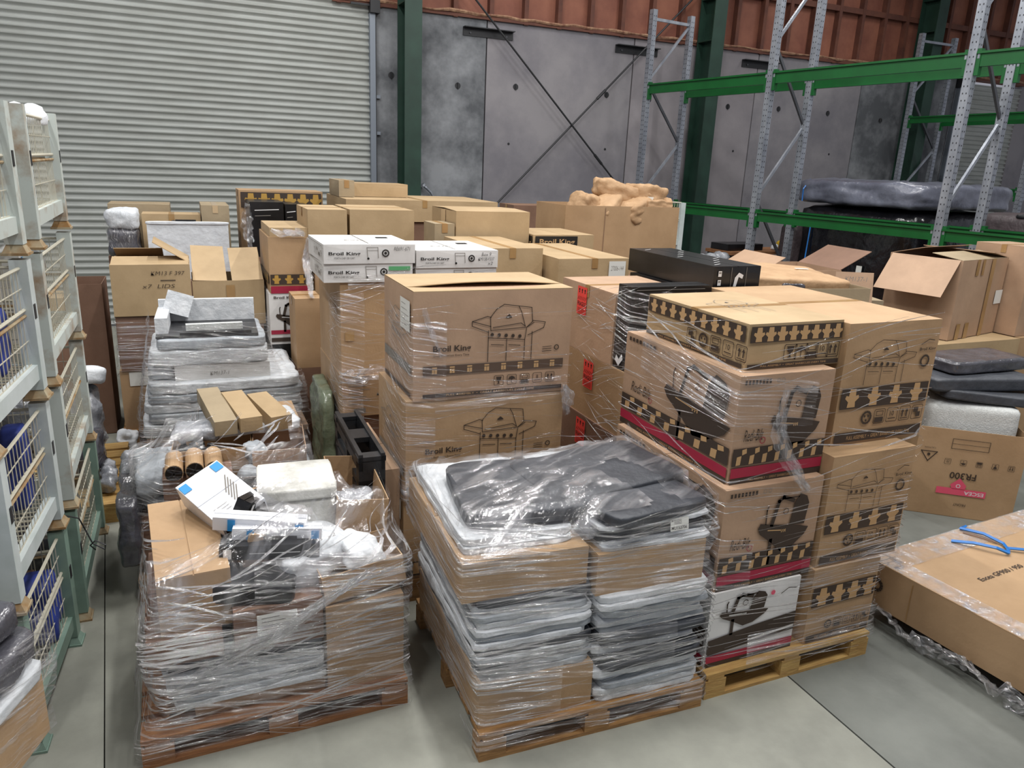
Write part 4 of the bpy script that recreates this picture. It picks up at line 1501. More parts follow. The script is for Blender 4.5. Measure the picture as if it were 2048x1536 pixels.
ft.strands(mb, 110, (.3, 1.0), (150, 340), (.001, .004), .2, 51, (14, 60), ex=.02)
put(mb, 'film_glint_strands', 'film_strand', wr)
mb = MB()
ft.band(mb, .42, .76, 140, 240, .05, 10, .03, 2.7, tilt=.3)
ft.band(mb, .60, .88, 262, 340, -.03, 8, .02, 3.7, tilt=.2)
put(mb, 'film_sheet', 'film_sheet', wr)
mb = drape(-.40, .66, 4.42, 5.2, 36, 26, TL, .62, 12.0, .02, 14, keep=lambda x, y: (x < .0 or y < 4.55 or x > .5) and noise.noise(Vector((x * 3, y * 3, 5))) > -.4)
put(mb, 'film_cover', 'film_sheet', wr)

# ---------------------------------------------------------------- load of white foam sheets
pal = wood_pallet('wooden pallet under the tall load of white foam sheets', -.40, 6.02, 1.2, 1.1, 0)
SL = [pal]
SL.append(carton('thin brown board carton jutting out under the white foam sheets', -.38, .83, 6.05, 7.1, .42, .46, 0, m='kraft_pink', tape=None))
SL.append(carton('dark carton at the base of the white foam sheet load', -.36, .78, 6.08, 7.1, PT, .42, 0, m='kraft_dark', tape=None))
z = .46
for i, (xa, xb, h, mm, rz, lab) in enumerate(((-.40, .30, .11, 'foam', 0, 'thick rounded white foam block at the bottom left of the foam sheet load'),
                                         (-.36, .80, .08, 'foam_grey', 1, 'grey foam sheet bundle with a folded corner low in the foam sheet load'),
                                         (-.38, .79, .08, 'foam', -1, 'wide white foam sheet low in the foam sheet load'),
                                         (-.36, .80, .07, 'foam_grey', 1, 'wide pale grey foam sheet in the foam sheet load'),
                                         (-.34, .78, .09, 'foam', 0, 'thick white foam sheet under the printed white carton'),
                                         )):
    SL.append(soft(lab, xb - xa, .98, h, ((xa + xb) / 2, 6.52, z), rz, mm, 'foam_sheet', 'foam', 'sheets in the foam sheet load', 16, .016, 6, 11)); z += h
SL.append(carton('flat printed white carton in the middle of the foam sheet load', -.14, .56, 6.10, 6.9, z, z + .12, -1, m='white_card', tape=None, name='product_carton'))
p = Print(.70, .12, ['ink_grey']); p.text('KM137-1', .36, .3, height=.03, width=.14, mi=0, bold=-.01, shear=.2); p.build(SL[-1], 'front')
SL.append(soft('grey foam block beside the flat printed white carton', .18, .7, .12, (-.25, 6.5, z), 0, 'foam_grey', 'foam_sheet', 'foam', None, 10, .012, 6, 9))
z += .12
for w_, h, mm, lab, xc in ((.86, .13, 'foam', 'thick shiny white foam block above the flat printed carton', .12), (.80, .08, 'foam_grey', 'thin grey foam block under the foam trough', .14)):
    SL.append(soft(lab, w_, .8, h, (xc, 6.48, z), 0, mm, 'foam_sheet', 'foam', None, 12, .014, 6, 11)); z += h
# foam trough with dark inside
o = thing('foam_trough', 'white foam trough with black lining on top of the foam sheet load', 'foam', (.12, 6.42, z + .0), R(-2))
mb = MB(); mb.box(0, .30, .10, .74, .05, .2); mb.build('back_wall', 'foam', o)
MB().box(-.33, .05, .07, .09, .5, .14).build('side_wall', 'foam', o)
MB().box(0, 0, .01, .74, .58, .02).build('lining', 'black_plastic', o)
MB().box(.05, -.14, .055, .42, .05, .05, 0, Matrix.Rotation(R(3), 3, 'Z')).build('foam_bar', 'foam_thick', o)
MB().box(.06, -.27, .025, .52, .03, .035, 0, Matrix.Rotation(R(4), 3, 'Z')).build('black_edge_bar', 'black_plastic', o)
MB().box(-.22, .24, .17, .20, .1, .18, 0, Matrix.Rotation(R(18), 3, 'Y') @ Matrix.Rotation(R(-14), 3, 'X')).build('tilted_block', 'foam', o)
note(o, .12, 6.42, .74, .6, 0, z, z + .2); SL.append(o)
fs = Film(SL, .2, z + .05, reach=.05).tension(6)
wr = wrap_thing('shiny stretch film around the tall load of white foam sheets', (.2, 6.5, 0))
mb = MB()
fs.strands(mb, 150, (.3, z), (140, 340), (.001, .004), .2, 61, (14, 60), ex=.02)
put(mb, 'film_glint_strands', 'film_strand', wr)
mb = MB()
fs.band(mb, .42, .98, 150, 250, .0, 12, .03, 2.7, tilt=.3)
fs.band(mb, .98, 1.34, 150, 345, .0, 10, .02, 12.7, tilt=.3)
fs.band(mb, .60, .90, 262, 345, .0, 9, .02, 14.7, tilt=.3)
fs.band(mb, .96, 1.20, 195, 320, -.03, 8, .02, 3.7, tilt=.2)
fs.band(mb, .5, .78, 285, 345, .05, 8, .03, 4.7, tilt=.3)
put(mb, 'film_sheet', 'film_sheet', wr)

# ---------------------------------------------------------------- two big opened cartons
pal = wood_pallet('wooden pallet under the two big opened cartons', -.64, 7.2, 1.28, 1.16, 0)
OL = [pal]
OL.append(carton('brown carton with a white label at the base below the two opened cartons', -.62, .0, 7.24, 8.3, PT, .70, 0, m='kraft', tape=None))
sheet(OL[-1], 'front', .12, .74, .52, .97, 'label_white', 0)
OL.append(carton('brown carton at the base beside the one with a white label', .02, .63, 7.24, 8.3, PT, .66, 0, m='kraft', tape=None))
OL.append(carton('dark wrapped carton directly under the opened carton with pen writing', -.60, .01, 7.22, 8.1, .70, 1.19, 0, m='kraft_dark', tape=None))
OL.append(carton('dark wrapped carton directly under the opened carton with raised flaps', .02, .62, 7.22, 8.1, .66, 1.08, 0, m='kraft_dark', tape=None))
c = carton('big opened carton with pen writing and a crooked lid flap', -.61, .02, 7.2, 7.85, 1.19, 1.64, 0, m='kraft_yellow', top='open')
flap(c, 'front', .28, 172, 'kraft_yellow', .62); flap(c, 'back', .30, 160, 'kraft_yellow', .40, -.1)
f_ = flap(c, 'right', .34, 148, 'kraft_yellow', .5, .05)
MB().box(0, 0, .38, .6, .6, .01).build('inner_sheet', 'kraft_inside', c)
p = Print(.63, .45, ['ink_brown'])
p.text('KM13 F 397', .5, .80, height=.035, width=.27, mi=0, bold=-.01, shear=.2); p.line([(.62, .70), (.80, .70)], .008, 0)
p.text('x7  LIDS', .38, .55, height=.035, width=.26, mi=0, bold=-.01, shear=.2)
p.build(c, 'front')
OL.append(c)
c = carton('big opened carton with two raised lid flaps beside the one with writing', .03, .64, 7.22, 7.8, 1.08, 1.49, 0, m='kraft_yellow', top='open')
w, d, h = c['dims']
for x, wd, a in ((-.155, .285, 27), (.165, .27, 25)):
    q = Matrix.Rotation(R(a), 3, 'X') @ Matrix.Rotation(R(3 if x < 0 else -2), 3, 'Y')
    L = .56
    mb = MB(); cc = q @ Vector((0, L / 2, 0))
    mb.box(x, -d / 2 + cc.y, h + cc.z, wd, L, .005, 0, q)
    mb.build('flap', 'kraft_yellow', c)
MB().box(0, 0, .22, .6, .56, .01).build('inner_sheet', 'black_plastic', c)  # black sheet inside, seen through the gap between the flaps
p = Print(.61, .41, ['tape']); p.rect(.46, .0, .58, .9, 0); p.build(c, 'front', 'tape')
OL.append(c)
fo = Film(OL, .2, 1.22, reach=.05).tension(3)
wr = wrap_thing('brownish stretch film around the cartons below the two opened ones', (0, 7.7, 0))
mb = MB(); fo.strands(mb, 60, (.4, 1.2), (190, 350), (.0015, .005), .15, 71, (10, 50)); put(mb, 'film_glint_strands', 'film_strand', wr)
mb = MB(); fo.band(mb, .68, 1.16, 200, 345, .04, 8, .012, 2.2); put(mb, 'film_sheet', 'film_clear', wr)

# ---------------------------------------------------------------- packages in front of the roller door
wood_pallet('wooden pallet under the packages against the big roller door', -.75, 8.75, 1.25, 1.16, 0)
carton('big brown carton carrying the packages against the big roller door', -.74, .48, 8.8, 9.85, PT, 1.52, 0, m='kraft_dark', tape=None)
carton('tall olive carton half hidden behind the white wrapped package', -.74, -.13, 9.3, 9.8, 1.52, 2.02, 0, m='kraft_olive', seam='x')
c = carton('opened olive carton with black parts inside by the big roller door', -.40, .17, 8.85, 9.2, 1.52, 1.95, 0, m='kraft_yellow', seam='y')
o = thing('appliance_shell', 'leaning black appliance part in front of the opened olive carton', 'part', (-.08, 8.80, 1.70), 0)
lump(.18, .05, .2, 8, 6, .006, 6, 3).build('curved_shell', 'black_plastic', o, (-.08, 0, 0), 0, True, (0, R(40), 0))
MB().box(.1, .0, .1, .2, .03, .2).build('flat_face', 'black_plastic', o)
MB().box(0, .02, -.09, .3, .03, .18).build('lower_plate', 'black_plastic', o)
carton('olive carton with taped grey corner next to the opened olive carton', .18, .46, 8.82, 9.5, 1.52, 2.05, 0, m='kraft_olive', seam='y', tape='tape_clear')
soft('white foam package standing at the end of the row by the roller door', .30, .5, .20, (-.58, 8.92, 1.80), 0, 'foam', 'foam_package', 'package', None, 6, .03, 6, 10)
soft('dark grey bagged cushion under the white foam package', .30, .5, .28, (-.58, 8.92, 1.52), 0, 'bag_dark', 'bagged_cushion', 'cushion', None, 7, .03, 6, 10)
o = thing('enamel_sheet', 'glossy white enamel panel leaning in front of the opened olive carton', 'panel', (.04, 8.62, 1.3), 0)
MB().box(0, 0, .29, .78, .03, .58).build('face', 'white_gloss', o)
lump(.8, .05, .03, 8, 8, .004, 5, 2).build('rolled_edge', 'white_gloss', o, (0, 0, .565), smooth=True)
carton('brown carton standing below the glossy white panel', -.40, .42, 8.45, 8.74, PT - .146, 1.3, 0, m='kraft_dark', tape=None)
o = wrap_thing('clear film hanging over the dark bagged cushion by the roller door', (-.58, 8.6, 1.5))
mb = MB(); crumple(mb, [(-.58, 8.63, 2.0), (-.6, 8.62, 1.8), (-.56, 8.62, 1.55)], .28, 10, .03, 3); put(mb, 'film_sheet', 'film_sheet', o)

# ---------------------------------------------------------------- things along the cage aisle
pal = wood_pallet('yellowish wooden pallet in the narrow aisle beside the cages', -1.74, 5.62, 1.16, 1.3, 0, 'wood_new')
soft('clear wrapped grey bundle with a black strap standing on the aisle pallet', .22, .5, .62, (-.83, 6.55, PT), 5, 'bag_clear', 'wrapped_bundle', 'bundle', None, 4, .05, 6, 12)
soft('dark bin bag slumped on the aisle pallet', .2, .42, .40, (-.80, 6.12, PT), 0, 'bag_dark', 'plastic_bag', 'bag', None, 3, .05, 7, 12)
soft('white foam roll lying on top of the wrapped bundle in the aisle', .22, .6, .14, (-.80, 6.62, .77), 8, 'foam', 'foam_roll', 'foam', None, 5, .02, 6, 10, (-14, 8))
soft('crumpled clear plastic sheet at the edge of the aisle pallet', .12, .32, .16, (-.66, 5.95, PT), 0, 'bag_clear', 'plastic_bag', 'bag', None, 3, .06, 10, 12)
soft('small white foam bag on the floor behind the aisle pallet', .16, .2, .2, (-.6, 7.02, 0), 0, 'foam', 'foam_bag', 'bag', None, 3, .05, 9, 10)
carton('reddish brown upright carton beyond the aisle pallet', -1.0, -.72, 7.6, 8.1, 0, 1.42, 0, m='kraft_dark', top='open')
carton('small yellow carton beyond the aisle pallet on a plain carton', -1.25, -1.02, 7.5, 7.9, 1.0, 1.32, 0, m='kraft_yellow', tape=None)
carton('plain carton holding up the small yellow carton', -1.3, -1.01, 7.45, 8.0, 0, 1.0, 0, m='kraft_dark', tape=None)


# ---------------------------------------------------------------- cages
def stillage(label, x, y, z, w, d, h, rz, m, mw, rust=True):
    """mesh sided cage; x,y = corner of the near right post"""
    o = thing('mesh_cage', label, 'cage', (x - w / 2, y + d / 2, z), R(rz), 'stacked mesh cages')
    hx, hy = w / 2 - .03, d / 2 - .03
    fz = .11
    for sx in (-1, 1):
        for sy in (-1, 1):
            px, py = sx * hx, sy * hy
            pm = MB()
            pm.box(px, py, fz / 2 + .30 + .01, .075, .075, h - .05 - .02)
            pm.v = [(a, b, max(.03, c) if c < .1 else min(c, h - .01)) for a, b, c in pm.v]
            po = pm.build('post', m, o)
            MB().box(px + sx * .039, py - sy * .01, h * .62, .003, .03, .07).build('slot', 'dark_metal', po)
            MB().prism([(px - .055, py - .055, 0), (px + .055, py - .055, 0), (px + .055, py + .055, 0), (px - .055, py + .055, 0)], (0, 0, .012)).build('foot', 'rust' if rust else m, o)
            fm = MB()
            b0 = [(px - .05, py - .05, .012), (px + .05, py - .05, .012), (px + .05, py + .05, .012), (px - .05, py + .05, .012)]
            b1 = [(px - .03, py - .03, .055), (px + .03, py - .03, .055), (px + .03, py + .03, .055), (px - .03, py + .03, .055)]
            fm.v = b0 + b1
            fm.f = [(0, 1, 5, 4), (1, 2, 6, 5), (2, 3, 7, 6), (3, 0, 4, 7)]; fm.mi = [0] * 4
            fm.build('foot_flare', 'rust' if rust else m, o)
    for s in (-1, 1):
        MB().box(s * hx, 0, fz + .03, .05, d - .12, .075).build('base_rail', m, o)
        MB().box(0, s * hy, fz + .03, w - .12, .05, .075).build('base_rail', m, o)
    mb = MB()
    k = 0
    yy = -hy + .06
    while yy < hy:
        mb.box(0, yy, fz + .06, w - .08, .006, .006); yy += .05
    xx = -hx + .06
    while xx < hx:
        mb.box(xx, 0, fz + .053, .006, d - .08, .006); xx += .1
    mb.build('base_mesh', mw, o)['kind'] = 'stuff'
    for side in ('right', 'left', 'front', 'back'):
        L = (d if side in ('right', 'left') else w) - .12
        s = -1 if side in ('left', 'front') else 1

        def P(t, zz):
            return (s * hx, t, zz) if side in ('right', 'left') else (t, s * hy, zz)
        zb, zt = fz + .07, h - .06
        zm = (zb + zt) / 2 + .02
        for z_a, z_b in ((zb, zm - .02), (zm + .02, zt)):
            mb = MB()
            n = max(2, int(L / .052))
            for i in range(n + 1):
                t = -L / 2 + L * i / n
                mb.bar(P(t, z_a), P(t, z_b), .0034)
            n = max(2, int((z_b - z_a) / .085))
            for i in range(n + 1):
                zz = z_a + (z_b - z_a) * i / n
                mb.bar(P(-L / 2, zz), P(L / 2, zz), .004)
            mb.build('wire_mesh', mw, o)['kind'] = 'stuff'
        for zz in (zm - .014, zm + .014, zt):
            mb = MB(); mb.tube([P(-L / 2, zz), P(L / 2, zz)], .0085, 6); mb.build('gate_rail', mw if zz != zm - .014 else ('rust' if rust else mw), o)
    note(o, x - w / 2, y + d / 2, w, d, R(rz), z, z + h)
    return o


CH = .70
near = ['green painted mesh cage at the bottom of the nearer stack', 'white mesh cage second from the floor in the nearer stack, holding long brown rolls',
        'white mesh cage with an orange printed carton, third from the floor in the nearer stack', 'rusty white mesh cage on top of the nearer stack']
far = ['green tinted mesh cage at the bottom of the farther stack', 'rusty mesh cage second from the floor in the farther stack',
       'rusty mesh cage third from the floor in the farther stack', 'rusty mesh cage topping the farther stack, filled with white bags']
CX = -1.27
for k in range(4):
    stillage(near[k], -.72, 3.36, k * CH, 1.1, .86, CH, -4.0 + (0, .3, -.4, .6)[k], 'cage_green' if k == 0 else ('cage_white' if k < 3 else 'cage_rust'), 'wire_cream', k > 0)
    stillage(far[k], -.67, 4.36, k * CH, 1.1, 1.16, CH, (0, .5, -.3, .4)[k], 'cage_green' if k == 0 else 'cage_rust', 'wire_cream', True)
fzz = .175
# contents of the nearer stack
carton('brown carton inside the green cage', -1.15, -.86, 3.75, 4.15, fzz, fzz + .3, -4, m='kraft_dark', tape=None)
soft('dark grey bag of parts inside the green cage', .5, .5, .38, (-1.15, 3.70, fzz), 0, 'bag_dark', 'parts_bag', 'bag', None, 5, .04, 6, 9)
soft('blue cloth bundle against the mesh of the green cage', .16, .24, .34, (-.82, 4.0, fzz), 0, 'cloth_blue', 'cloth_bundle', 'cloth', None, 6, .03, 7, 9)
for i in range(6):
    o = thing('cardboard_roll', 'long brown cardboard roll standing in the second cage', 'roll', (-1.02 + (i % 2) * .09, 3.5 + i * .105, CH + fzz), 0, 'brown rolls in the second cage')
    MB().tube([(0, 0, 0), (.01, 0, .46 - .03 * (i % 3))], .042, 12).build('tube', 'kraft' if i % 2 else 'kraft_dark', o)
    MB().tube([(0, 0, .01), (.008, 0, .462 - .03 * (i % 3))], .03, 10).build('hollow', 'kraft_inside', o)
carton('dark brown carton tucked behind the rolls in the second cage', -1.6, -1.16, 3.5, 4.05, CH + fzz, CH + fzz + .42, -4, m='kraft_dark', tape=None)
soft('blue plastic pack standing beside the rolls in the second cage', .1, .16, .42, (-.83, 4.05, CH + fzz), 0, 'cloth_blue', 'plastic_pack', 'pack', None, 8, .01, 7, 8)
c = carton('white carton with an orange circle behind the mesh of the third cage', -1.0, -.82, 3.66, 3.86, 2 * CH + fzz, 2 * CH + fzz + .3, -4, m='white_card', tape=None, name='product_carton')
p = Print(.2, .3, ['ink_orange', 'ink_white']); p.circ(.5, .4, .075, 0); p.rect(.2, .04, .8, .4, 0); p.rect(.35, .42, .65, .5, 1, 1); p.build(c, 'right')
carton('plain brown carton at the near end of the third cage', -1.2, -.86, 3.42, 3.62, 2 * CH + fzz, 2 * CH + fzz + .36, -4, m='kraft', tape=None)
soft('blue pack beside the orange printed carton in the third cage', .14, .2, .30, (-.86, 4.0, 2 * CH + fzz), 0, 'cloth_blue', 'plastic_pack', 'pack', None, 8, .012, 7, 8)
carton('open brown carton standing high in the third cage', -1.5, -1.05, 3.66, 4.1, 2 * CH + fzz, 2 * CH + fzz + .46, -4, m='kraft', top='open')
for i in range(5):
    soft('dark plastic wrapped length standing in the top cage of the nearer stack', .11, .11, .5, (-1.0 + .05 * (i % 2), 3.5 + .14 * i, 3 * CH + fzz), 0, 'bag_dark' if i % 2 else 'brown_cover', 'wrapped_length', 'part', 'wrapped lengths in the top cage', 5, .012, 6, 7)
c = carton('blue and white printed carton on the floor of the top cage', -.92, -.84, 3.42, 3.5, 3 * CH + fzz, 3 * CH + fzz + .2, -4, m='white_card', tape=None, name='product_carton')
p = Print(.08, .2, ['ink_blue']); p.rect(.1, .1, .9, .5, 0); p.build(c, 'right')
# contents of the farther stack
soft('white knotted bags filling the top cage of the farther stack', .40, .80, .40, (-1.0, 4.92, 3 * CH + fzz), 0, 'foam', 'bag_heap', 'bag', None, 4, .035, 7, 12)
soft('white plastic bag bulging over the rim of the farther top cage', .2, .36, .10, (-.80, 5.25, 3 * CH + fzz + .43), 0, 'foam', 'plastic_bag', 'bag', None, 3, .05, 7, 10)
c = carton('blue and white carton sitting high in the third cage of the farther stack', -1.05, -.80, 4.6, 5.0, 2 * CH + fzz, 2 * CH + fzz + .48, 0, m='white_card', tape=None, name='product_carton')
p = Print(.4, .48, ['ink_blue']); p.rect(.1, .7, .9, .95, 0); p.build(c, 'right')
soft('grey wrapped parts in the third cage of the farther stack', .4, .4, .4, (-1.0, 5.25, 2 * CH + fzz), 0, 'bag_clear', 'parts_bag', 'bag', None, 4, .05, 6, 9)
soft('clear bagged parts in the second cage of the farther stack', .5, .8, .42, (-1.0, 4.95, CH + fzz), 0, 'bag_clear', 'parts_bag', 'bag', None, 4, .05, 6, 10)
soft('dark parts heap in the bottom cage of the farther stack', .5, .8, .36, (-1.0, 4.95, fzz), 0, 'bag_dark', 'parts_bag', 'bag', None, 4, .05, 6, 10)
o = thing('black_cable', 'thin black cable dangling from the nearer cages beside the aisle', 'cable', (-.62, 4.3, .6))
MB().tube([(-.2, -.1, .1), (-.1, -.05, .12), (-.02, 0, .06), (0, .02, -.02), (.03, 0, -.1), (.09, -.03, -.13), (.10, -.06, -.09), (.05, -.05, -.06), (.02, -.02, -.1), (.04, 0, -.14)], .004, 6).build('cable', 'dark_metal', o)

# ---------------------------------------------------------------- wrapped stack at the bottom left corner
ox, oy, an = -1.02, 2.82, -20
o = carton('brown carton at the foot of the wrapped stack in front of the cages', -1.32, -.84, 2.5, 3.02, 0, .40, an, m='kraft', tape=None)
CL = [o]
CL.append(carton('long carton under film in the wrapped stack in front of the cages', -1.40, -.70, 2.50, 3.06, .40, .66, an, m='kraft', tape=None))
CL.append(soft('thick white foam sheet on the long carton in front of the cages', .74, .60, .06, (-1.05, 2.78, .66), an, 'foam', 'foam_sheet', 'foam', None, 12, .01, 6, 9))
CL.append(soft('dark bagged cushion lying on the thick white foam sheet', .62, .5, .13, (-.98, 2.84, .72), an, 'bag_dark', 'bagged_cushion', 'cushion', None, 7, .02, 6, 10))
CL.append(soft('second dark bagged cushion stacked on the lower bagged one', .56, .46, .12, (-1.0, 2.86, .85), an, 'bag_dark', 'bagged_cushion', 'cushion', None, 7, .02, 6, 10))
fc = Film(CL, .3, .95, reach=.05).tension(2)
wr = wrap_thing('clear stretch film round the stack of bagged cushions in front of the cages', (-1.05, 2.8, 0))
mb = MB(); fc.band(mb, .42, .90, -60, 100, 0, 10, .015, 3.0, tilt=.3); put(mb, 'film_sheet', 'film_sheet', wr)


# ================================================================== MIDDLE ROWS
def band_print(o, face, v0, v1, n=6, ink='ink_brown', fig='ink_gold', extra=None):
    w, d, h = o['dims']
    W = w if face == 'front' else d
    p = Print(W, h, [ink, fig, 'ink_red', 'ink_white'])
    p.rect(.02, v0, .98, v1, 0)
    for k in range(n):
        figure(p, .06 + k * .93 / n, v0 + (v1 - v0) * .08, (v1 - v0) * h * .85, 1)
    if extra:
        extra(p)
    return p.build(o, face)


# stack with the white cart cartons on top
wood_pallet('wooden pallet under the cartons topped by white cart boxes', .95, 5.16, 1.16, 1.16, 0)
e1 = carton('tall plain carton at the base under the white cart boxes', .96, 1.5, 5.20, 6.2, PT, .80, 0, m='kraft_dark', tape=None)
e2 = carton('plain carton at the base beside the tall one under the white cart boxes', 1.52, 2.12, 5.2, 6.2, PT, .82, 0, m='kraft', tape=None)
e3 = carton('low carton with a printed barcode panel under the tall wrapped carton', .955, 1.5, 5.17, 6.1, .80, 1.10, 0, m='kraft', tape=None)
p = Print(.545, .30, ['ink_grey']);
for k in range(7):
    p.line([(.08, .85 - k * .09), (.26 + .05 * (k % 3), .85 - k * .09)], .005, 0)
p.rect(.14, .08, .3, .2, 0); p.text('KM137-1', .45, .5, height=.025, width=.16, mi=0, bold=-.01, shear=.2)
p.build(e3, 'front')
e4 = carton('tall wrapped plain carton right below the white cart boxes', .96, 1.5, 5.20, 6.1, 1.10, 1.775, 0, m='kraft', tape=None)
p = Print(.54, .675, ['tape']); p.rect(.05, .38, .17, .48, 0); p.build(e4, 'front', 'tape')
e5 = carton('wrapped plain carton behind the bowed lid grill carton', 1.52, 2.12, 5.2, 6.1, .82, 1.74, 0, m='kraft', tape=None)


def cart_box(lab, x0, x1, y0, y1, z0, z1, txt=None, green=False, rz=0.0):
    o = carton(lab, x0, x1, y0, y1, z0, z1, rz, m='white_card', name='cart_carton', tape=None, seam='y')
    w, d, h = o['dims']
    p = Print(w, h, ['ink_black', 'ink_grey', 'ink_green', 'tape_clear'])
    p.text('Broil King', .05, .40, height=h * .22, width=w * .34, mi=0, bold=.02)
    p.text('PORTA-CHEF 320 CART', .11, .25, height=h * .09, width=w * .22, mi=0)
    p.line([(.47, .25), (.46, .85), (.58, .85), (.585, .3)], .004, 1); p.line([(.47, .7), (.58, .7)], .003, 1); p.circ(.475, .27, .008, 0)
    p.circ(.665, .55, h * .17, 0, 0, ring=h * .07); p.circ(.665, .55, h * .08, 0, n=6)
    if txt:
        for t, u, v, hh, ww in txt:
            p.text(t, u, v, height=h * hh, width=w * ww, mi=0, layer=1, bold=-.01, shear=.2 if (t, -.01, .2) in TXT else .15)
    if green:
        p.rect(.72, .62, .97, .84, 2, 1)
    p.build(o, 'front')
    p = Print(d, h, ['ink_grey'])
    p.line([(.03, .1), (.03, .9), (.97, .9), (.97, .1)], .004, 0)
    for k in range(4):
        p.icon(('up', 'glass', 'stack', 'up')[k], .45 + k * .13, .3, h * .45, 0, .002)
    p.build(o, 'left')
    p = Print(w, d, ['ink_grey', 'ink_black'])
    for k in range(6):
        p.line([(.06 + .04 * (k % 2), .2 + k * .12), (.2, .2 + k * .12)], .008, 0)
    p.text('Broil King', .30, .35, height=.05, width=.16, mi=0, bold=.02)
    p.rect(.72, .62, .86, .72, 1); p.line([(.5, .1), (.5, .95), (.98, .95)], .006, 0)
    for k in range(3):
        p.line([(.6, .2 + k * .13), (.9, .2 + k * .13)], .006, 0)
    p.build(o, 'top')
    return o


w1 = cart_box('lower white cart carton with a green sticker', .855, 1.475, 5.18, 5.86, 1.775, 1.905, None, True, -1)
w2 = cart_box('upper white cart carton marked by pen with a number', .85, 1.485, 5.17, 5.84, 1.905, 2.035, [('RE691-671', .76, .68, .2, .18)])
w3 = cart_box('lower white cart carton under the one marked Box 9', 1.50, 2.12, 5.2, 5.88, 1.74, 1.865)
w4 = cart_box('upper white cart carton marked Box 9 in pen', 1.50, 2.125, 5.19, 5.86, 1.865, 1.99, [('Box 9', .79, .68, .2, .12), ('KM158-F337', .75, .42, .18, .2), ('x2', .87, .16, .18, .06)])
fe = Film([e1, e2, e3, e4, e5, w1, w3], .15, 1.95).tension(2)
wr = wrap_thing('clear stretch film around the cartons below the white cart boxes', (1.5, 5.6, 0))
mb = MB(); fe.strands(mb, 260, (.3, 1.9), (170, 330), (.001, .0035), .25, 81, (8, 45)); put(mb, 'film_glint_strands', 'film_strand', wr)
mb = MB()
fe.band(mb, .3, 1.7, 190, 232, 0, 14, .012, 2.0, tilt=.8); fe.band(mb, 1.04, 1.16, 225, 280, 0, 5, .02, 6.0); fe.band(mb, 1.72, 1.84, 225, 300, 0, 5, .012, 7.0)
put(mb, 'film_sheet', 'film_clear', wr)
mb = MB(); crumple(mb, [(.94, 5.18, 1.12), (1.05, 5.16, 1.10), (1.2, 5.16, 1.13), (1.4, 5.16, 1.10)], .10, 7, .03, 4); put(mb, 'loose_tail', 'film_dense', wr)
soft('greenish plastic bag stuffed beside the wrapped cartons in the gap', .10, .62, .95, (.88, 5.6, .0), 0, 'bag_green', 'plastic_bag', 'bag', None, 7, .035, 6, 14)

# black plastic pallet standing on edge
o = thing('plastic_pallet', 'black plastic pallet standing on its edge between the loads', 'pallet', (.885, 4.30, 0), R(-1))
T_, L_, Hh = .15, .80, .97
for yy in (-L_ / 2 + .04, 0, L_ / 2 - .04):
    MB().box(0, yy, Hh / 2, T_, .08 if yy else .05, Hh).build('rib', 'black_plastic', o)
for zz in (.05, Hh * .36, Hh * .68, Hh - .14):
    MB().box(0, 0, zz, T_, L_, .04).build('rib', 'black_plastic', o)
for xx in (-T_ / 2 + .012, T_ / 2 - .012):
    for k in range(5):
        MB().box(xx, 0, .1 + k * .215, .024, L_, .10).build('deck_slat', 'black_plastic', o)
mb = MB()
for yy in (-.36, .36):
    mb = MB(); mb.box(0, yy, Hh + .008, T_ + .01, .08, .03); mb.build('rim', 'black_plastic', o)
MB().box(-T_ / 2 + .01, 0, Hh + .008, .02, L_, .03).build('rim', 'black_plastic', o)
MB().box(T_ / 2 - .01, 0, Hh + .008, .02, L_, .03).build('rim', 'black_plastic', o)
MB().box(0, 0, Hh + .008, T_, .16, .03).build('rim', 'black_plastic', o)
c = carton('reddish carton wedged between the black plastic pallet and the grill cartons', .962, 1.066, 4.0, 4.85, 0, .86, 0, m='kraft_pink', tape=None)

# narrow column behind the two opened cartons
wood_pallet('wooden pallet under the narrow column with gold barrel print', .65, 6.97, .40, 1.16, 0)
carton('black carton at the base of the narrow gold barrel column', .64, 1.04, 7.0, 7.8, PT, .93, 0, m='black_card', tape=None)
c = carton('white grill carton with dark grill picture in the narrow column', .655, 1.0, 7.0, 7.8, .93, 1.40, 0, m='white_card', tape=None, name='grill_carton')
p = Print(.345, .47, ['ink_brown', 'ink_red', 'ink_white'])
grill_dark(p, .15, .30, .8, .5, 0, 2); p.rect(.02, .2, .98, .28, 1); p.rect(.02, .05, .98, .13, 0); p.text('Broil King', .12, .88, height=.03, width=.2, mi=0, bold=.02)
p.build(c, 'front')
c = carton('brown carton with gold barrel band and red stripe on top of the narrow column', .67, 1.02, 7.0, 7.8, 1.40, 1.90, 0, m='kraft', tape=None, name='grill_carton')
band_print(c, 'front', .16, .34, 3, extra=lambda p: p.rect(.02, .0, .98, .13, 2)); band_print(c, 'left', .16, .34, 6)
c = carton('plain carton lying on the gold barrel and red stripe carton', .69, 1.04, 7.02, 7.8, 1.90, 1.98, 0, m='kraft_yellow', tape=None)
carton('upper wrapped brown carton in the gap beside the narrow column', .82, 1.05, 6.52, 6.92, .82, 1.43, 0, m='kraft', tape='tape')
carton('lower wrapped brown carton in the gap beside the narrow column', .82, 1.05, 6.52, 6.92, 0, .82, 0, m='kraft_dark', tape=None)
o = wrap_thing('shiny film over the narrow gold barrel column', (.85, 7.0, .9))
mb = MB()
for k in range(3):
    crumple(mb, [(.70 + .1 * k, 6.975, 1.97), (.78 + .1 * k, 6.97, 1.93), (.98, 6.97, 1.95 - .02 * k)], .06, 5, .015, k)
    crumple(mb, [(1.02, 6.97, 1.9), (.99, 6.96, 1.7), (.96, 6.5, 1.44)], .08, 5, .015, k + 9)
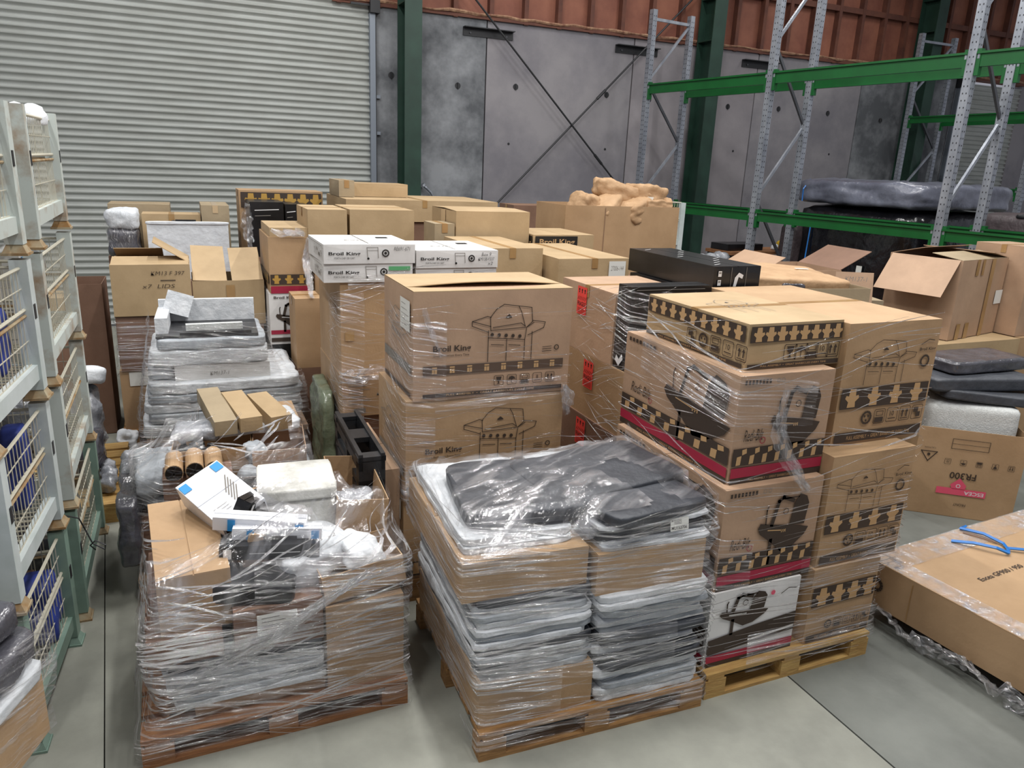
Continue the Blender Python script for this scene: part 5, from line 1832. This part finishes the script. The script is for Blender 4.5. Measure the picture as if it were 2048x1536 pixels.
put(mb, 'film_sheet', 'film_dense', o)

# black cartons and long barrel carton near the roller door
wood_pallet('wooden pallet under the black cartons by the roller door', .55, 8.35, 1.0, 1.16, 0)
carton('brown carton below the black cartons by the roller door', .57, 1.3, 8.4, 8.98, PT, 1.55, 0, m='kraft_dark', tape=None)
for lab, x0, x1, z0, z1, y0 in (('black carton with a pale oval print near the roller door', .64, .98, 1.55, 2.12, 8.42), ('slim black carton beside the one with a pale oval', 1.0, 1.12, 1.55, 2.10, 8.44),
                            ('slim black carton at the end of the black row', 1.13, 1.26, 1.55, 2.09, 8.46)):
    c = carton(lab, x0, x1, y0, 8.95, z0, z1, 0, m='black_card', tape=None, name='product_carton')
    if 'oval' in lab[:28]:
        p = Print(x1 - x0, 8.95 - y0, ['ink_white']); p.poly([(.5 + .38 * math.cos(a * .35), .5 + .3 * math.sin(a * .35)) for a in range(18)], 0); p.build(c, 'top')
    p = Print(x1 - x0, z1 - z0, ['ink_white', 'ink_grey']); p.line([(.15, .85), (.85, .87)], .008, 0); p.line([(.15, .75), (.6, .76)], .006, 1); p.build(c, 'front')
c = carton('long dark banded carton with gold barrels against the roller door', .58, 1.49, 9.02, 9.5, 1.55, 2.21, 0, m='kraft', name='grill_carton', seam='x')
band_print(c, 'front', .72, .97, 6, 'ink_brown', 'ink_gold')
carton('brown carton below the long gold barrel carton', .58, 1.49, 9.0, 9.5, PT, 1.55, 0, m='kraft_dark', tape=None)
o = wrap_thing('crumpled film tail beside the black cartons near the roller door', (.62, 8.4, 1.6))
mb = MB(); crumple(mb, [(.62, 8.40, 2.1), (.6, 8.38, 1.9), (.63, 8.36, 1.65)], .12, 6, .03, 2); put(mb, 'film_sheet', 'film_dense', o)

# plain cartons in the middle distance
wood_pallet('wooden pallet under the pair of shut cartons in the middle distance', 1.06, 7.0, 1.16, 1.16, 0)
carton('large base carton under the pair of shut cartons', 1.07, 2.06, 7.02, 8.0, PT, 1.72, 0, m='kraft', tape=None)
carton('narrow shut carton with darker tape patch, of a pair side by side', 1.02, 1.37, 7.0, 7.7, 1.72, 2.145, 0, m='kraft_yellow', seam='x')
carton('wide shut carton next to the narrow one with the tape patch', 1.395, 2.0, 7.0, 7.75, 1.72, 2.15, 0, m='kraft_yellow', seam='x')
wood_pallet('wooden pallet under the wide flat cartons before the concrete wall', 1.6, 8.2, 1.7, 1.3, 0)
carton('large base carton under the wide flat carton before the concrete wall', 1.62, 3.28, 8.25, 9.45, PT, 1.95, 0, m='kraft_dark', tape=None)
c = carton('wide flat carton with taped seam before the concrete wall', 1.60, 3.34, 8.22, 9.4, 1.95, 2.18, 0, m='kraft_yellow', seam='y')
carton('small shut carton on the wide flat carton by the green column', 1.80, 2.42, 8.75, 9.2, 2.185, 2.33, 0, m='kraft_yellow', seam='x')
carton('narrow upright carton left of the small shut carton on top', 1.60, 1.77, 8.6, 9.2, 2.185, 2.36, 0, m='kraft_olive', seam='y')
wood_pallet('wooden pallet under the carton with a taped end and lifted lid', 2.2, 6.6, 1.0, 1.16, 0)
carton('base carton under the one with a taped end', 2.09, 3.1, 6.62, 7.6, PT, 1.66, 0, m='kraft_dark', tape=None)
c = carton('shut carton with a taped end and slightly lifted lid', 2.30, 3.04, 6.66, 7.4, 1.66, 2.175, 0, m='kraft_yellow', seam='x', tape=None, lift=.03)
p = Print(.74, .51, ['tape_clear']); p.rect(.42, 0, .6, 1, 0); p.build(c, 'left', 'tape')
carton('small yellowish carton squeezed beside the taped end carton', 2.09, 2.28, 6.64, 6.98, 1.66, 2.06, 0, m='kraft_olive', seam='y')
wood_pallet('wooden pallet under the long shut cartons in the middle', 2.2, 5.35, 1.25, 1.16, 0)
carton('long shut carton next to the one with a paper docket', 2.16, 2.70, 5.62, 6.58, 1.15, 1.955, 0, m='kraft_yellow', seam='y')
carton('base carton under the long shut cartons in the middle', 2.18, 3.42, 5.42, 6.58, PT, 1.15, 0, m='kraft_dark', tape=None)
c = carton('long shut carton with a white paper docket on its end', 2.74, 3.40, 5.4, 6.56, 1.15, 1.895, 0, m='kraft_yellow', seam='y')
sheet(c, 'front', .70, .60, .94, .97, 'label_white', 0, txt=[('27006-144', .72, .14), ('1 x out', .42, .14)])
p = Print(1.16, .745, ['ink_grey']); p.line([(.42, .90), (.45, .96), (.50, .97), (.56, .93), (.57, .90)], .006, 0); p.build(c, 'left')
wood_pallet('wooden pallet under the carton with black lettered bands', 3.22, 6.56, 1.1, .85, 0)
carton('base carton under the one with black lettered bands', 3.22, 4.25, 6.62, 7.38, PT, 1.55, 0, m='kraft_dark', tape=None)
c = carton('shut carton with black lettered bands in front of the paper bag bin', 3.06, 3.72, 6.6, 7.35, 1.55, 1.97, 0, m='kraft_yellow', seam='y', name='grill_carton', tape=None)
p = Print(.66, .42, ['ink_black', 'ink_kraft']); p.rect(.03, .7, .72, .97, 0); p.text('Broil King', .1, .74, height=.07, width=.38, mi=1, layer=1, bold=.02); p.build(c, 'front')
p = Print(.75, .42, ['ink_black', 'ink_kraft']); p.rect(.52, .7, .99, .97, 0); p.text('Broil King', .58, .74, height=.06, width=.28, mi=1, layer=1, bold=.02); p.build(c, 'left')

# big bin of paper bags
wood_pallet('wooden pallet under the bin of paper bags', 3.75, 7.45, 1.5, 1.16, 0)
carton('plain base carton under the bin of paper bags', 3.78, 5.30, 7.46, 8.5, PT, 1.25, 0, m='kraft', tape=None)
bn = carton('huge open carton bin heaped with brown paper bags', 3.80, 5.27, 7.4, 8.15, 1.25, 2.21, 0, m='kraft', top='open')
MB().box(0, 0, .7, 1.45, .73, .01).build('inner_sheet', 'kraft_inside', bn)
p = Print(1.47, .96, ['kraft_dark']); p.line([(.33, .0), (.335, .98)], .006, 0); p.build(bn, 'front', 'fold_line')
bags = [('plump brown paper bag at the left end of the bin heap', .24, .34, .34, (4.12, 7.72, 2.0), 10, (0, 22)),
        ('brown paper bag with gathered top lying in the bin', .44, .30, .26, (4.47, 7.66, 2.02), 35, (0, -28)),
        ('long brown paper sack slanting across the top of the bin', .70, .34, .22, (4.72, 7.84, 2.22), -12, (0, 16)),
        ('creased paper bag with dark folds at the bin front', .42, .30, .22, (4.80, 7.58, 2.06), 25, (0, -18)),
        ('square paper parcel with a white docket in the bin corner', .42, .34, .36, (5.02, 7.80, 2.08), 8, (0, 6)),
        ('crumpled flat paper bag below the square parcel', .34, .2, .14, (5.03, 7.52, 2.14), 0, (0, 0)),
        ('half hidden paper bag in the middle of the bin', .5, .4, .3, (4.55, 7.95, 1.97), 0, (0, 0))]
for lab, w_, d_, h_, lc, rz, tl in bags:
    o = thing('paper_bag', lab, 'bag', lc, R(rz), 'paper bags in the bin')
    o.rotation_euler = (R(tl[0]), R(tl[1]), R(rz))
    lump(w_, d_, h_, 13, 6 if 'square' not in lab else 12, .03, 9, random.random() * 40).build('bag', 'paper_brown', o, smooth=True)
    if 'gathered' in lab or 'creased' in lab or 'flat' in lab:
        lump(.06, d_ * .7, .1, 6, 3, .02, 12, random.random() * 40).build('gathered_top', 'paper_brown', o, (w_ / 2 - .02, 0, h_ * .45), smooth=True)
    if 'docket' in lab:
        MB().box(-.06, -d_ / 2 - .012, h_ * .45, .09, .004, .13, 0, Matrix.Rotation(R(-4), 3, 'Y')).build('docket', 'label_white', o)
carton('reddish brown carton standing behind the bin of paper bags', 4.05, 4.9, 9.4, 9.9, 0, 2.09, 0, m='kraft_dark', seam='x')
cg = stillage('white mesh cage standing behind the bin of paper bags', 6.86, 9.5, 1.45, 1.1, .9, .78, 0, 'cage_white', 'wire_cream', False)
cg['group'] = 'mesh cages behind the bin'
carton('plain carton holding up the white mesh cage behind the bin', 5.74, 6.88, 9.5, 10.4, 0, 1.45, 0, m='kraft_dark', tape=None)

# fragile cartons
wood_pallet('wooden pallet under the cartons with red fragile stickers', 2.42, 3.80, 1.3, 1.1, 0)


def fragile(o, u, v, s=.13, L=.19):
    w, d, h = o['dims']
    p = Print(d, h, ['label_red', 'ink_black'])
    a, b = s / d, L / h
    p.rect(u, v, u + a, v + b, 0, 1)
    for k in range(3):
        p.circ(u + a * (.2 + .3 * k), v + b * .88, .009, 1, 2, n=8); p.rect(u + a * (.16 + .3 * k), v + b * .77, u + a * (.24 + .3 * k), v + b * .83, 1, 2)
    p.text('FRAGILE', u + a * .06, v + b * .30, height=L * .16, width=s * .86, mi=1, layer=2, bold=.015)
    for k in range(6):
        p.line([(u + a * (.08 + .15 * k), v + b * .52), (u + a * (.18 + .15 * k), v + b * .64)], .004, 1, 2)
        p.line([(u + a * .1, v + b * (.05 + .035 * k)), (u + a * .9, v + b * (.05 + .035 * k))], .002, 1, 2)
    p.build(o, 'left', 'fragile_sticker')


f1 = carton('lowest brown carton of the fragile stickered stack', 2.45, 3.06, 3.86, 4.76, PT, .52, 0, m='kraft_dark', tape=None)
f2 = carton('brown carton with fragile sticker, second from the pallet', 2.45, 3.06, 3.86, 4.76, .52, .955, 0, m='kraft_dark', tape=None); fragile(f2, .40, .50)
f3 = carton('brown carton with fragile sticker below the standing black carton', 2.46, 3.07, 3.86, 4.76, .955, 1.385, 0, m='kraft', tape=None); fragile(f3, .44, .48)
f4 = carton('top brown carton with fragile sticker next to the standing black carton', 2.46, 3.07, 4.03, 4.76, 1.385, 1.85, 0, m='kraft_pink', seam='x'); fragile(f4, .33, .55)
bs = carton('black carton standing upright before the fragile stickered carton', 2.47, 3.06, 3.865, 4.02, 1.388, 1.92, 0, m='black_card', tape=None, name='product_carton')
p = Print(.59, .53, ['ink_white', 'ink_grey']);
p.poly([(.22, .52), (.26, .66), (.32, .62), (.36, .68), (.38, .5), (.33, .42), (.28, .5)], 0); p.line([(.05, .97), (.9, .97)], .004, 1); p.build(bs, 'front')
p = Print(.155, .53, ['ink_white', 'ink_grey']); p.line([(.3, .55), (.3, .95)], .004, 1); p.line([(.62, .6), (.62, .9)], .004, 1)
p.poly([(.2, .10), (.5, .04), (.8, .14), (.7, .2), (.5, .12), (.3, .17)], 0); p.build(bs, 'left')
f5 = carton('plain carton filling the back of the fragile pallet under the black cartons', 3.09, 3.72, 3.95, 4.9, PT, 1.62, 0, m='kraft_dark', tape=None)
bl = carton('long black carton with white rubbed edges lying across the back', 3.14, 3.52, 3.96, 5.0, 1.86, 2.025, 0, m='black_card', tape=None, name='product_carton', seam='y')
p = Print(.38, .165, ['ink_white', 'ink_grey'])
for v in (.25, .6):
    p.rect(.08, v, .15, v + .22, 0); p.rect(.09, v + .12, .14, v + .18, 1, 1)
p.line([(.36, .05), (.36, .95)], .003, 1); p.line([(.68, .05), (.68, .95)], .003, 1)
p.poly([(.42, .2), (.44, .55), (.52, .75), (.62, .65), (.60, .5), (.52, .58), (.48, .2)], 0); p.build(bl, 'front')
p = Print(.38, 1.04, ['ink_white', 'ink_grey'])
for k in range(9):
    p.line([(.1 + .2 * (k % 4), .05 + .1 * k), (.3 + .2 * (k % 4), .09 + .1 * k)], .006, 0)
p.build(bl, 'top')
bl2 = carton('low black carton under the long black carton', 3.10, 3.70, 3.97, 4.9, 1.625, 1.855, 0, m='black_card', tape=None, name='product_carton', seam='y')
p = Print(.6, .23, ['ink_white'])
for k in range(6):
    p.rect(.66 + .05 * k, .6, .685 + .05 * k, .85, 0)
p.build(bl2, 'front')
ff = Film([f1, f2, f3, f4, bs, f5], .15, 1.9).tension(2)
wr = wrap_thing('clear stretch film around the fragile stickered cartons and black carton', (2.9, 4.3, 0))
mb = MB(); ff.strands(mb, 240, (.4, 1.88), (150, 290), (.001, .0032), .3, 91, (8, 40)); put(mb, 'film_glint_strands', 'film_strand', wr)
mb = MB(); ff.band(mb, 1.45, 1.9, 215, 280, -.02, 8, .01, 3.0, tilt=.5); put(mb, 'film_sheet', 'film_clear', wr)

# ================================================================== RIGHT SIDE
carton('plain base carton under the carton with the brown paper parcel', 3.86, 4.95, 4.30, 5.25, 0, 1.45, 0, m='kraft_dark', tape=None)
c = carton('open olive carton holding a big brown paper parcel', 3.88, 4.92, 4.28, 5.2, 1.45, 1.80, -8, m='kraft_olive', top='open')
p = Print(1.04, .35, ['ink_brown']); p.text('KM137-1', .68, .55, height=.05, width=.2, mi=0, bold=-.01, shear=.2); p.build(c, 'front')
o = thing('paper_parcel', 'large flat parcel in torn brown paper lying in the olive carton', 'parcel', (4.45, 4.78, 1.72), R(-10))
o.rotation_euler = (R(3), R(2), R(-10))
lump(.86, .72, .15, 12, 12, .015, 6, 4).build('paper', 'paper_brown', o, smooth=True)
MB().box(.24, .08, .158, .12, .03, .003).build('address_slip', 'label_white', o)
lump(.2, .05, .06, 6, 4, .01, 8, 2).build('torn_opening', 'bag_dark', o, (-.1, -.35, .055), smooth=True)
o = thing('paper_parcel', 'small brown paper parcel with a white slip beside the black cartons', 'parcel', (3.88, 4.95, 1.80), R(12))
lump(.26, .4, .13, 10, 8, .014, 7, 8).build('paper', 'paper_brown', o, smooth=True)
MB().box(-.02, -.02, .128, .08, .05, .003).build('address_slip', 'label_white', o)
c = carton('open carton with a raised flap behind the brown paper parcel', 5.2, 6.1, 5.7, 6.4, 1.0, 1.72, -6, m='kraft_pink', top='open')
flap(c, 'right', .4, 28, 'kraft_dark', .66); flap(c, 'left', .25, 150, 'kraft_pink')
carton('plain base carton under the open carton with a raised flap', 5.15, 6.15, 5.65, 6.45, 0, 1.0, -6, m='kraft_dark', tape=None)
# leaning paper with writing
o = thing('packing_list', 'brown paper sheet with pen writing leaning by the open carton', 'paper', (5.3, 4.95, 1.32), R(-20))
q = Print(.34, .5, ['kraft_pink', 'ink_grey'])
q.rect(0, 0, 1, 1, 0)
q.text('KM137-1', .25, .84, height=.04, width=.2, mi=1, layer=1, bold=-.01, shear=.2); q.text('(1594)', .3, .64, height=.045, width=.18, mi=1, layer=1, bold=-.01, shear=.2)
q.text('4 x 8', .2, .45, height=.05, width=.2, mi=1, layer=1, bold=-.01, shear=.2); q.line([(.25, .40), (.85, .42)], .006, 1, 1); q.line([(.3, .3), (.8, .32)], .006, 1, 1)
s_ = q.mb.build('sheet', ['kraft_pink', 'ink_grey'], o); s_.rotation_euler = (R(78), 0, R(-4))
o['dims'] = (.3, .1, .5)
carton('olive carton holding up the leaning sheet of writing', 5.35, 5.95, 5.0, 5.5, 0, 1.55, -20, m='kraft_olive', tape=None)

# rotated open carton with hanging flap on a plain carton
carton('plain carton under the open carton with the hanging flap', 6.42, 7.6, 4.72, 5.7, 0, 1.15, 0, m='kraft_yellow', tape=None)
oc = carton('pinkish open carton with one lid flap hanging down outside', 6.55, 7.5, 4.95, 5.65, 1.155, 1.92, 12, m='kraft_pink', top='open')
oc.location = (7.05, 5.25, 1.155)
note(oc, 7.05, 5.25, .95, .7, R(12), 1.155, 1.92)
flap(oc, 'left', .42, -52, 'kraft_pink', .66); flap(oc, 'back', .34, 165, 'kraft_pink'); flap(oc, 'right', .34, 170, 'kraft_pink'); flap(oc, 'front', .3, 172, 'kraft_olive')
for r_, mm, nm in (((.30, .8, .36, 1), 'tape', 'tape'), ((.42, .8, .47, 1), 'tape', 'tape'), ((.12, 0, .2, .2), 'tape', 'tape'), ((.30, 0, .38, .2), 'tape', 'tape'), ((.62, 0, .70, 1), 'tape', 'tape'), ((.84, .40, 1.0, .58), 'label_white', 'paper_label')):
    p = Print(.95, .765, [mm]); p.rect(*r_, 0, 1 if nm != 'tape' else 0); p.build(oc, 'front', nm)
carton('upright carton behind the one with the hanging flap, under the rack beam', 7.64, 8.13, 4.75, 5.4, 0, 1.15, 0, m='kraft', tape=None)
c = carton('tall pinkish carton with tape strip next to the hanging flap carton', 7.62, 8.14, 4.8, 5.4, 1.155, 2.04, 0, m='kraft_pink', seam='x')
p = Print(.52, .885, ['tape', 'ink_red']); p.rect(.0, .62, .99, .68, 0); p.rect(.45, .7, .52, 1, 0); p.circ(.32, .8, .02, 1); p.build(c, 'front')

# upside down fireplace carton with foam and slabs
fb = carton('upside down brown carton with pink logo and large printed number', 0, .78, 0, .62, 0, .74, -38.6, m='kraft', top='open', name='heater_carton')
nx, ny = .777, -.63   # along the front edge, then depth goes to the right of it
ex = Vector((.6, -.48, 0)).normalized(); ey = Vector((.48, .6, 0)).normalized()
cc = Vector((5.3, 3.9, 0)) + ex * .39 + ey * .31
fb.location = (cc.x, cc.y, 0)
note(fb, cc.x, cc.y, .78, .62, R(-38.6), 0, .74)
p = Print(.78, .74, ['ink_brown', 'ink_pink', 'ink_white'])
p.flip = True
p.text('FR300', .40, .475, height=.055, width=.19, mi=0, bold=.015)
p.rect(.28, .66, .74, .735, 1); p.poly([(.48, .67), (.60, .67), (.62, .62), (.54, .54), (.47, .62)], 1)
p.text('ESCEA', .30, .68, height=.03, width=.14, mi=2, layer=1, bold=.01); p.circ(.545, .63, .014, 2, 1, ring=.005)
p.text('FRONT', .44, .83, height=.022, width=.09, mi=0, bold=.005)
p.line([(.34, .10), (.68, .10), (.68, .21), (.34, .21)], .004, 0, 0, True); p.line([(.34, .155), (.68, .155)], .003, 0)
p.line([(.80, .27), (.95, .27), (.875, .38)], .007, 0, 0, True); p.text('CAUTION', .82, .22, height=.012, width=.08, mi=0)
p.circ(.875, .305, .012, 0)
for k, kd in enumerate(('up', 'glass', 'stack', 'umbrella', 'num')):
    p.icon(kd, .08 + k * .145, .33, .044, 0, .0025)
p.build(fb, 'front')
soft('white foam moulding sitting in the upside down carton', .66, .50, .32, (cc.x + .05, cc.y + .03, .60), -38.6, 'foam_thick', 'foam_moulding', 'foam', None, 9, .006, 5, 10)
soft('dark slate slab in clear bag lying on the white foam moulding', .86, .5, .08, (cc.x + .17, cc.y - .02, .925), -30, 'cushion_dark', 'bagged_slab', 'slab', None, 14, .004, 5, 9, (-2, 3))
soft('thicker dark slate slab in clear bag, second from the top', .95, .52, .11, (cc.x + .10, cc.y + .14, 1.01), -14, 'cushion_dark', 'bagged_slab', 'slab', None, 14, .004, 5, 9)
soft('topmost grey slab in clear bag above the upside down carton', .9, .42, .10, (cc.x + .26, cc.y + .22, 1.125), -2, 'bag_dark', 'bagged_slab', 'slab', None, 14, .005, 5, 9)
carton('yellow carton leaning behind the upside down carton', 5.78, 6.14, 4.56, 4.9, 0, .86, -20, m='kraft_yellow', top='open')

# long flat fireplace carton on the floor at the right
lf = carton('long flat brown carton with printed name and blue strap on top', 3.80, 5.85, 1.0, 3.0, .10, .38, 4.5, m='kraft', tape=None, name='heater_carton', seam='y', gap=.001)
p = Print(2.05, 2.0, ['ink_brown', 'tape_clear'])
p.text('Escea GF900 / 950', .185, .755, height=.036, width=.42, mi=0, bold=.01)
p.build(lf, 'top')
for k, (u0, v0, u1, v1) in enumerate(((0, 0, .07, 1.0), (0, .90, 1, 1.0))):
    q = Print(2.05, 2.0, ['film_dense']); q.rect(u0, v0, u1, v1, 0, 2)
    q.mb.uv = [(x * 2, y * 2) for x, y, z in q.mb.v]
    q.build(lf, 'top', 'film_fold')
p = Print(2.0, .28, ['ink_brown', 'tape'])
p.line([(.16, .05), (.16, .9)], .006, 1); p.circ(.05, .5, .035, 0, 0, ring=.02); p.build(lf, 'left')
wood_pallet('low wooden pallet hidden under the long flat carton', 3.95, 1.1, 1.75, 1.8, 4.5, 'wood_red').scale = (1, 1, .68)
o = thing('plastic_strap', 'bright blue packing strap curled on the long flat carton', 'strap', (4.5, 2.75, .385))
MB().tube([(-.09, .12, .006), (-.02, .02, .03), (.05, -.08, .035), (.10, -.13, .016), (.155, -.09, .012), (.20, -.03, .012), (.19, .1, .02), (.125, .22, .012), (.2, .235, .008)], .011, 4).build('strap_loop', 'strap_blue', o)
MB().tube([(.16, -.08, .014), (.24, -.14, .02), (.4, -.25, .01), (.7, -.4, .006)], .010, 4).build('strap_tail', 'strap_blue', o)
MB().tube([(.10, .18, .004), (.14, .1, .006), (.18, .0, .008)], .005, 4).build('thin_cord', 'kraft_dark', o)
o = wrap_thing('crumpled clear film trailing under the edge of the long flat carton', (3.8, 2.0, 0))
for k in range(4):
    mb = MB(); crumple(mb, [(3.70 + .03 * k, 2.75 - .5 * k, .13), (3.70 + .045 * k, 2.5 - .5 * k, .05), (3.74 + .05 * k, 2.2 - .45 * k, .10)], .14, 7, .035, k * 3)
    put(mb, 'loose_film', 'film_dense', o)

# wrapped spas behind the rack
o = thing('wrapped_spa', 'black film wrapped spa topped by a silver cover behind the rack', 'spa', (10.0, 8.45, 0), R(4))
lump(2.0, 2.1, 2.1, 12, 14, .03, 3, 3).build('wrapped_body', 'black_wrap', o, (0, 0, .12), smooth=True)
lump(.5, .3, 1.8, 8, 10, .01, 3, 5).build('side_panel', 'brown_cover', o, (-.92, 1.02, .12), smooth=True)
MB().box(0, 0, .06, 1.9, 2.0, .12).build('skid', 'wood', o)
MB().box(-1.035, -.3, 1.35, .01, .09, .11).build('tag', 'label_white', o)
for yy in (.7, 1.0):
    MB().tube([(-1.03, yy, .4), (-1.05, yy, 1.2), (-1.02, yy, 2.05)], .012, 4).build('blue_cord', 'strap_blue', o)
o = thing('spa_cover', 'silver grey spa cover with blue cords lying on the wrapped spa', 'cover', (10.0, 8.45, 2.24), R(4))
lump(2.2, 2.2, .36, 18, 9, .045, 4, 7).build('cover', 'silver_cover', o, smooth=True)
for yy in (-.35, .35):
    MB().tube([(-.6, yy, .345), (0, yy + .03, .35), (.5, yy, .345)], .012, 4).build('blue_cord', 'strap_blue', o)
MB().tube([(-1.12, .85, .02), (-1.13, .85, .2), (-1.0, .85, .345)], .012, 4).build('blue_cord', 'strap_blue', o)
o = thing('wrapped_spa', 'brown covered spa with white rim beside the silver covered spa', 'spa', (10.2, 5.85, 0), R(4))
lump(1.8, 1.9, 1.78, 10, 14, .02, 3, 9).build('wrapped_body', 'brown_cover', o, (0, 0, .1), smooth=True)
lump(1.9, 2.0, .42, 12, 5, .02, 3, 4).build('rounded_cover', 'brown_cover', o, (0, 0, 1.88), smooth=True)
lump(.3, .18, .06, 6, 4, .01, 3, 4).build('cover_patch', 'black_plastic', o, (-.75, .3, 2.23), smooth=True)
MB().box(0, 0, .05, 1.6, 1.7, .1).build('skid', 'wood', o)
o = thing('wrapped_spa', 'black covered spa with a white rim at the end of the rack', 'spa', (10.4, 3.75, 0), R(4))
lump(1.8, 1.7, 1.76, 10, 14, .02, 3, 12).build('wrapped_body', 'black_wrap', o, (0, 0, .1), smooth=True)
lump(1.95, .5, .45, 10, 5, .01, 3, 4).build('white_rim', 'white_gloss', o, (0, .72, 1.85), smooth=True)
lump(1.9, 1.5, .42, 12, 5, .02, 3, 4).build('rounded_cover', 'black_plastic', o, (0, -.12, 1.85), smooth=True)
MB().box(0, 0, .05, 1.6, 1.5, .1).build('skid', 'wood', o)

# bench and small things between the rack frames
o = thing('work_bench', 'low bench with a wooden top below the rack by the wall', 'bench', (8.85, 10.0, 0), R(4))
MB().box(0, 0, 1.40, 1.9, .6, .05).build('bench_top', 'wood_red', o)
for sx in (-.88, .88):
    for sy in (-.25, .25):
        MB().box(sx, sy, .69, .07, .07, 1.38).build('leg', 'dark_metal', o)
MB().box(0, -.2, 1.1, 1.7, .03, .25).build('apron', 'galv_dark', o)
carton('flat black case lying on the low bench', 7.95, 8.7, 9.8, 10.2, 1.43, 1.53, 4, m='black_card', tape=None, name='flat_case', cat='case')
o = thing('hard_hat', 'yellow hard hat resting on the low bench', 'helmet', (9.28, 9.95, 1.43), .4)
lump(.24, .28, .16, 10, 2.2, .002, 2, 2).build('shell', 'helmet_yellow', o, smooth=True)
MB().tube([(0, 0, .02), (0, 0, .03)], .15, 16).build('brim', 'helmet_yellow', o)
MB().box(.0, -.13, .0, .1, .04, .06).build('headband', 'black_plastic', o)
o = thing('white_gloves', 'small white crumpled gloves beside the yellow hard hat', 'gloves', (9.02, 9.9, 1.43))
lump(.12, .1, .09, 8, 3, .03, 12, 3).build('fabric', 'foam', o, smooth=True)
for lab, a, b, r_ in (('grey plastic wrapped roll lying behind the black cartons', (6.55, 9.05, 1.33), (7.55, 9.32, 1.36), .14), ('shorter grey plastic wrapped roll in front of the low bench', (7.8, 9.47, 1.14), (8.65, 9.40, 1.13), .13)):
    o = thing('wrapped_roll', lab, 'roll', a)
    A = Vector(a); B = Vector(b)
    n_ = 14; pts = [(B - A) * (k / n_) for k in range(n_ + 1)]
    MB().tube([p_[:] for p_ in pts], [r_ * (.8 + .25 * noise.noise(Vector((k * .7, r_ * 50, 0)))) for k in range(n_ + 1)], 12).build('roll', 'bag_clear', o, smooth=True)
    MB().tube([(pts[-1] - (B - A) * .02)[:], (pts[-1] + (B - A) * .01)[:]], r_ * .5, 12).build('core', 'kraft_inside', o)
carton('plain carton under the grey wrapped rolls', 6.5, 7.58, 8.92, 9.4, 0, 1.19, 4, m='kraft_dark', tape=None)
carton('small plain carton under the shorter grey roll', 7.86, 8.62, 9.2, 9.6, 0, 1.0, 4, m='kraft_dark', tape=None)
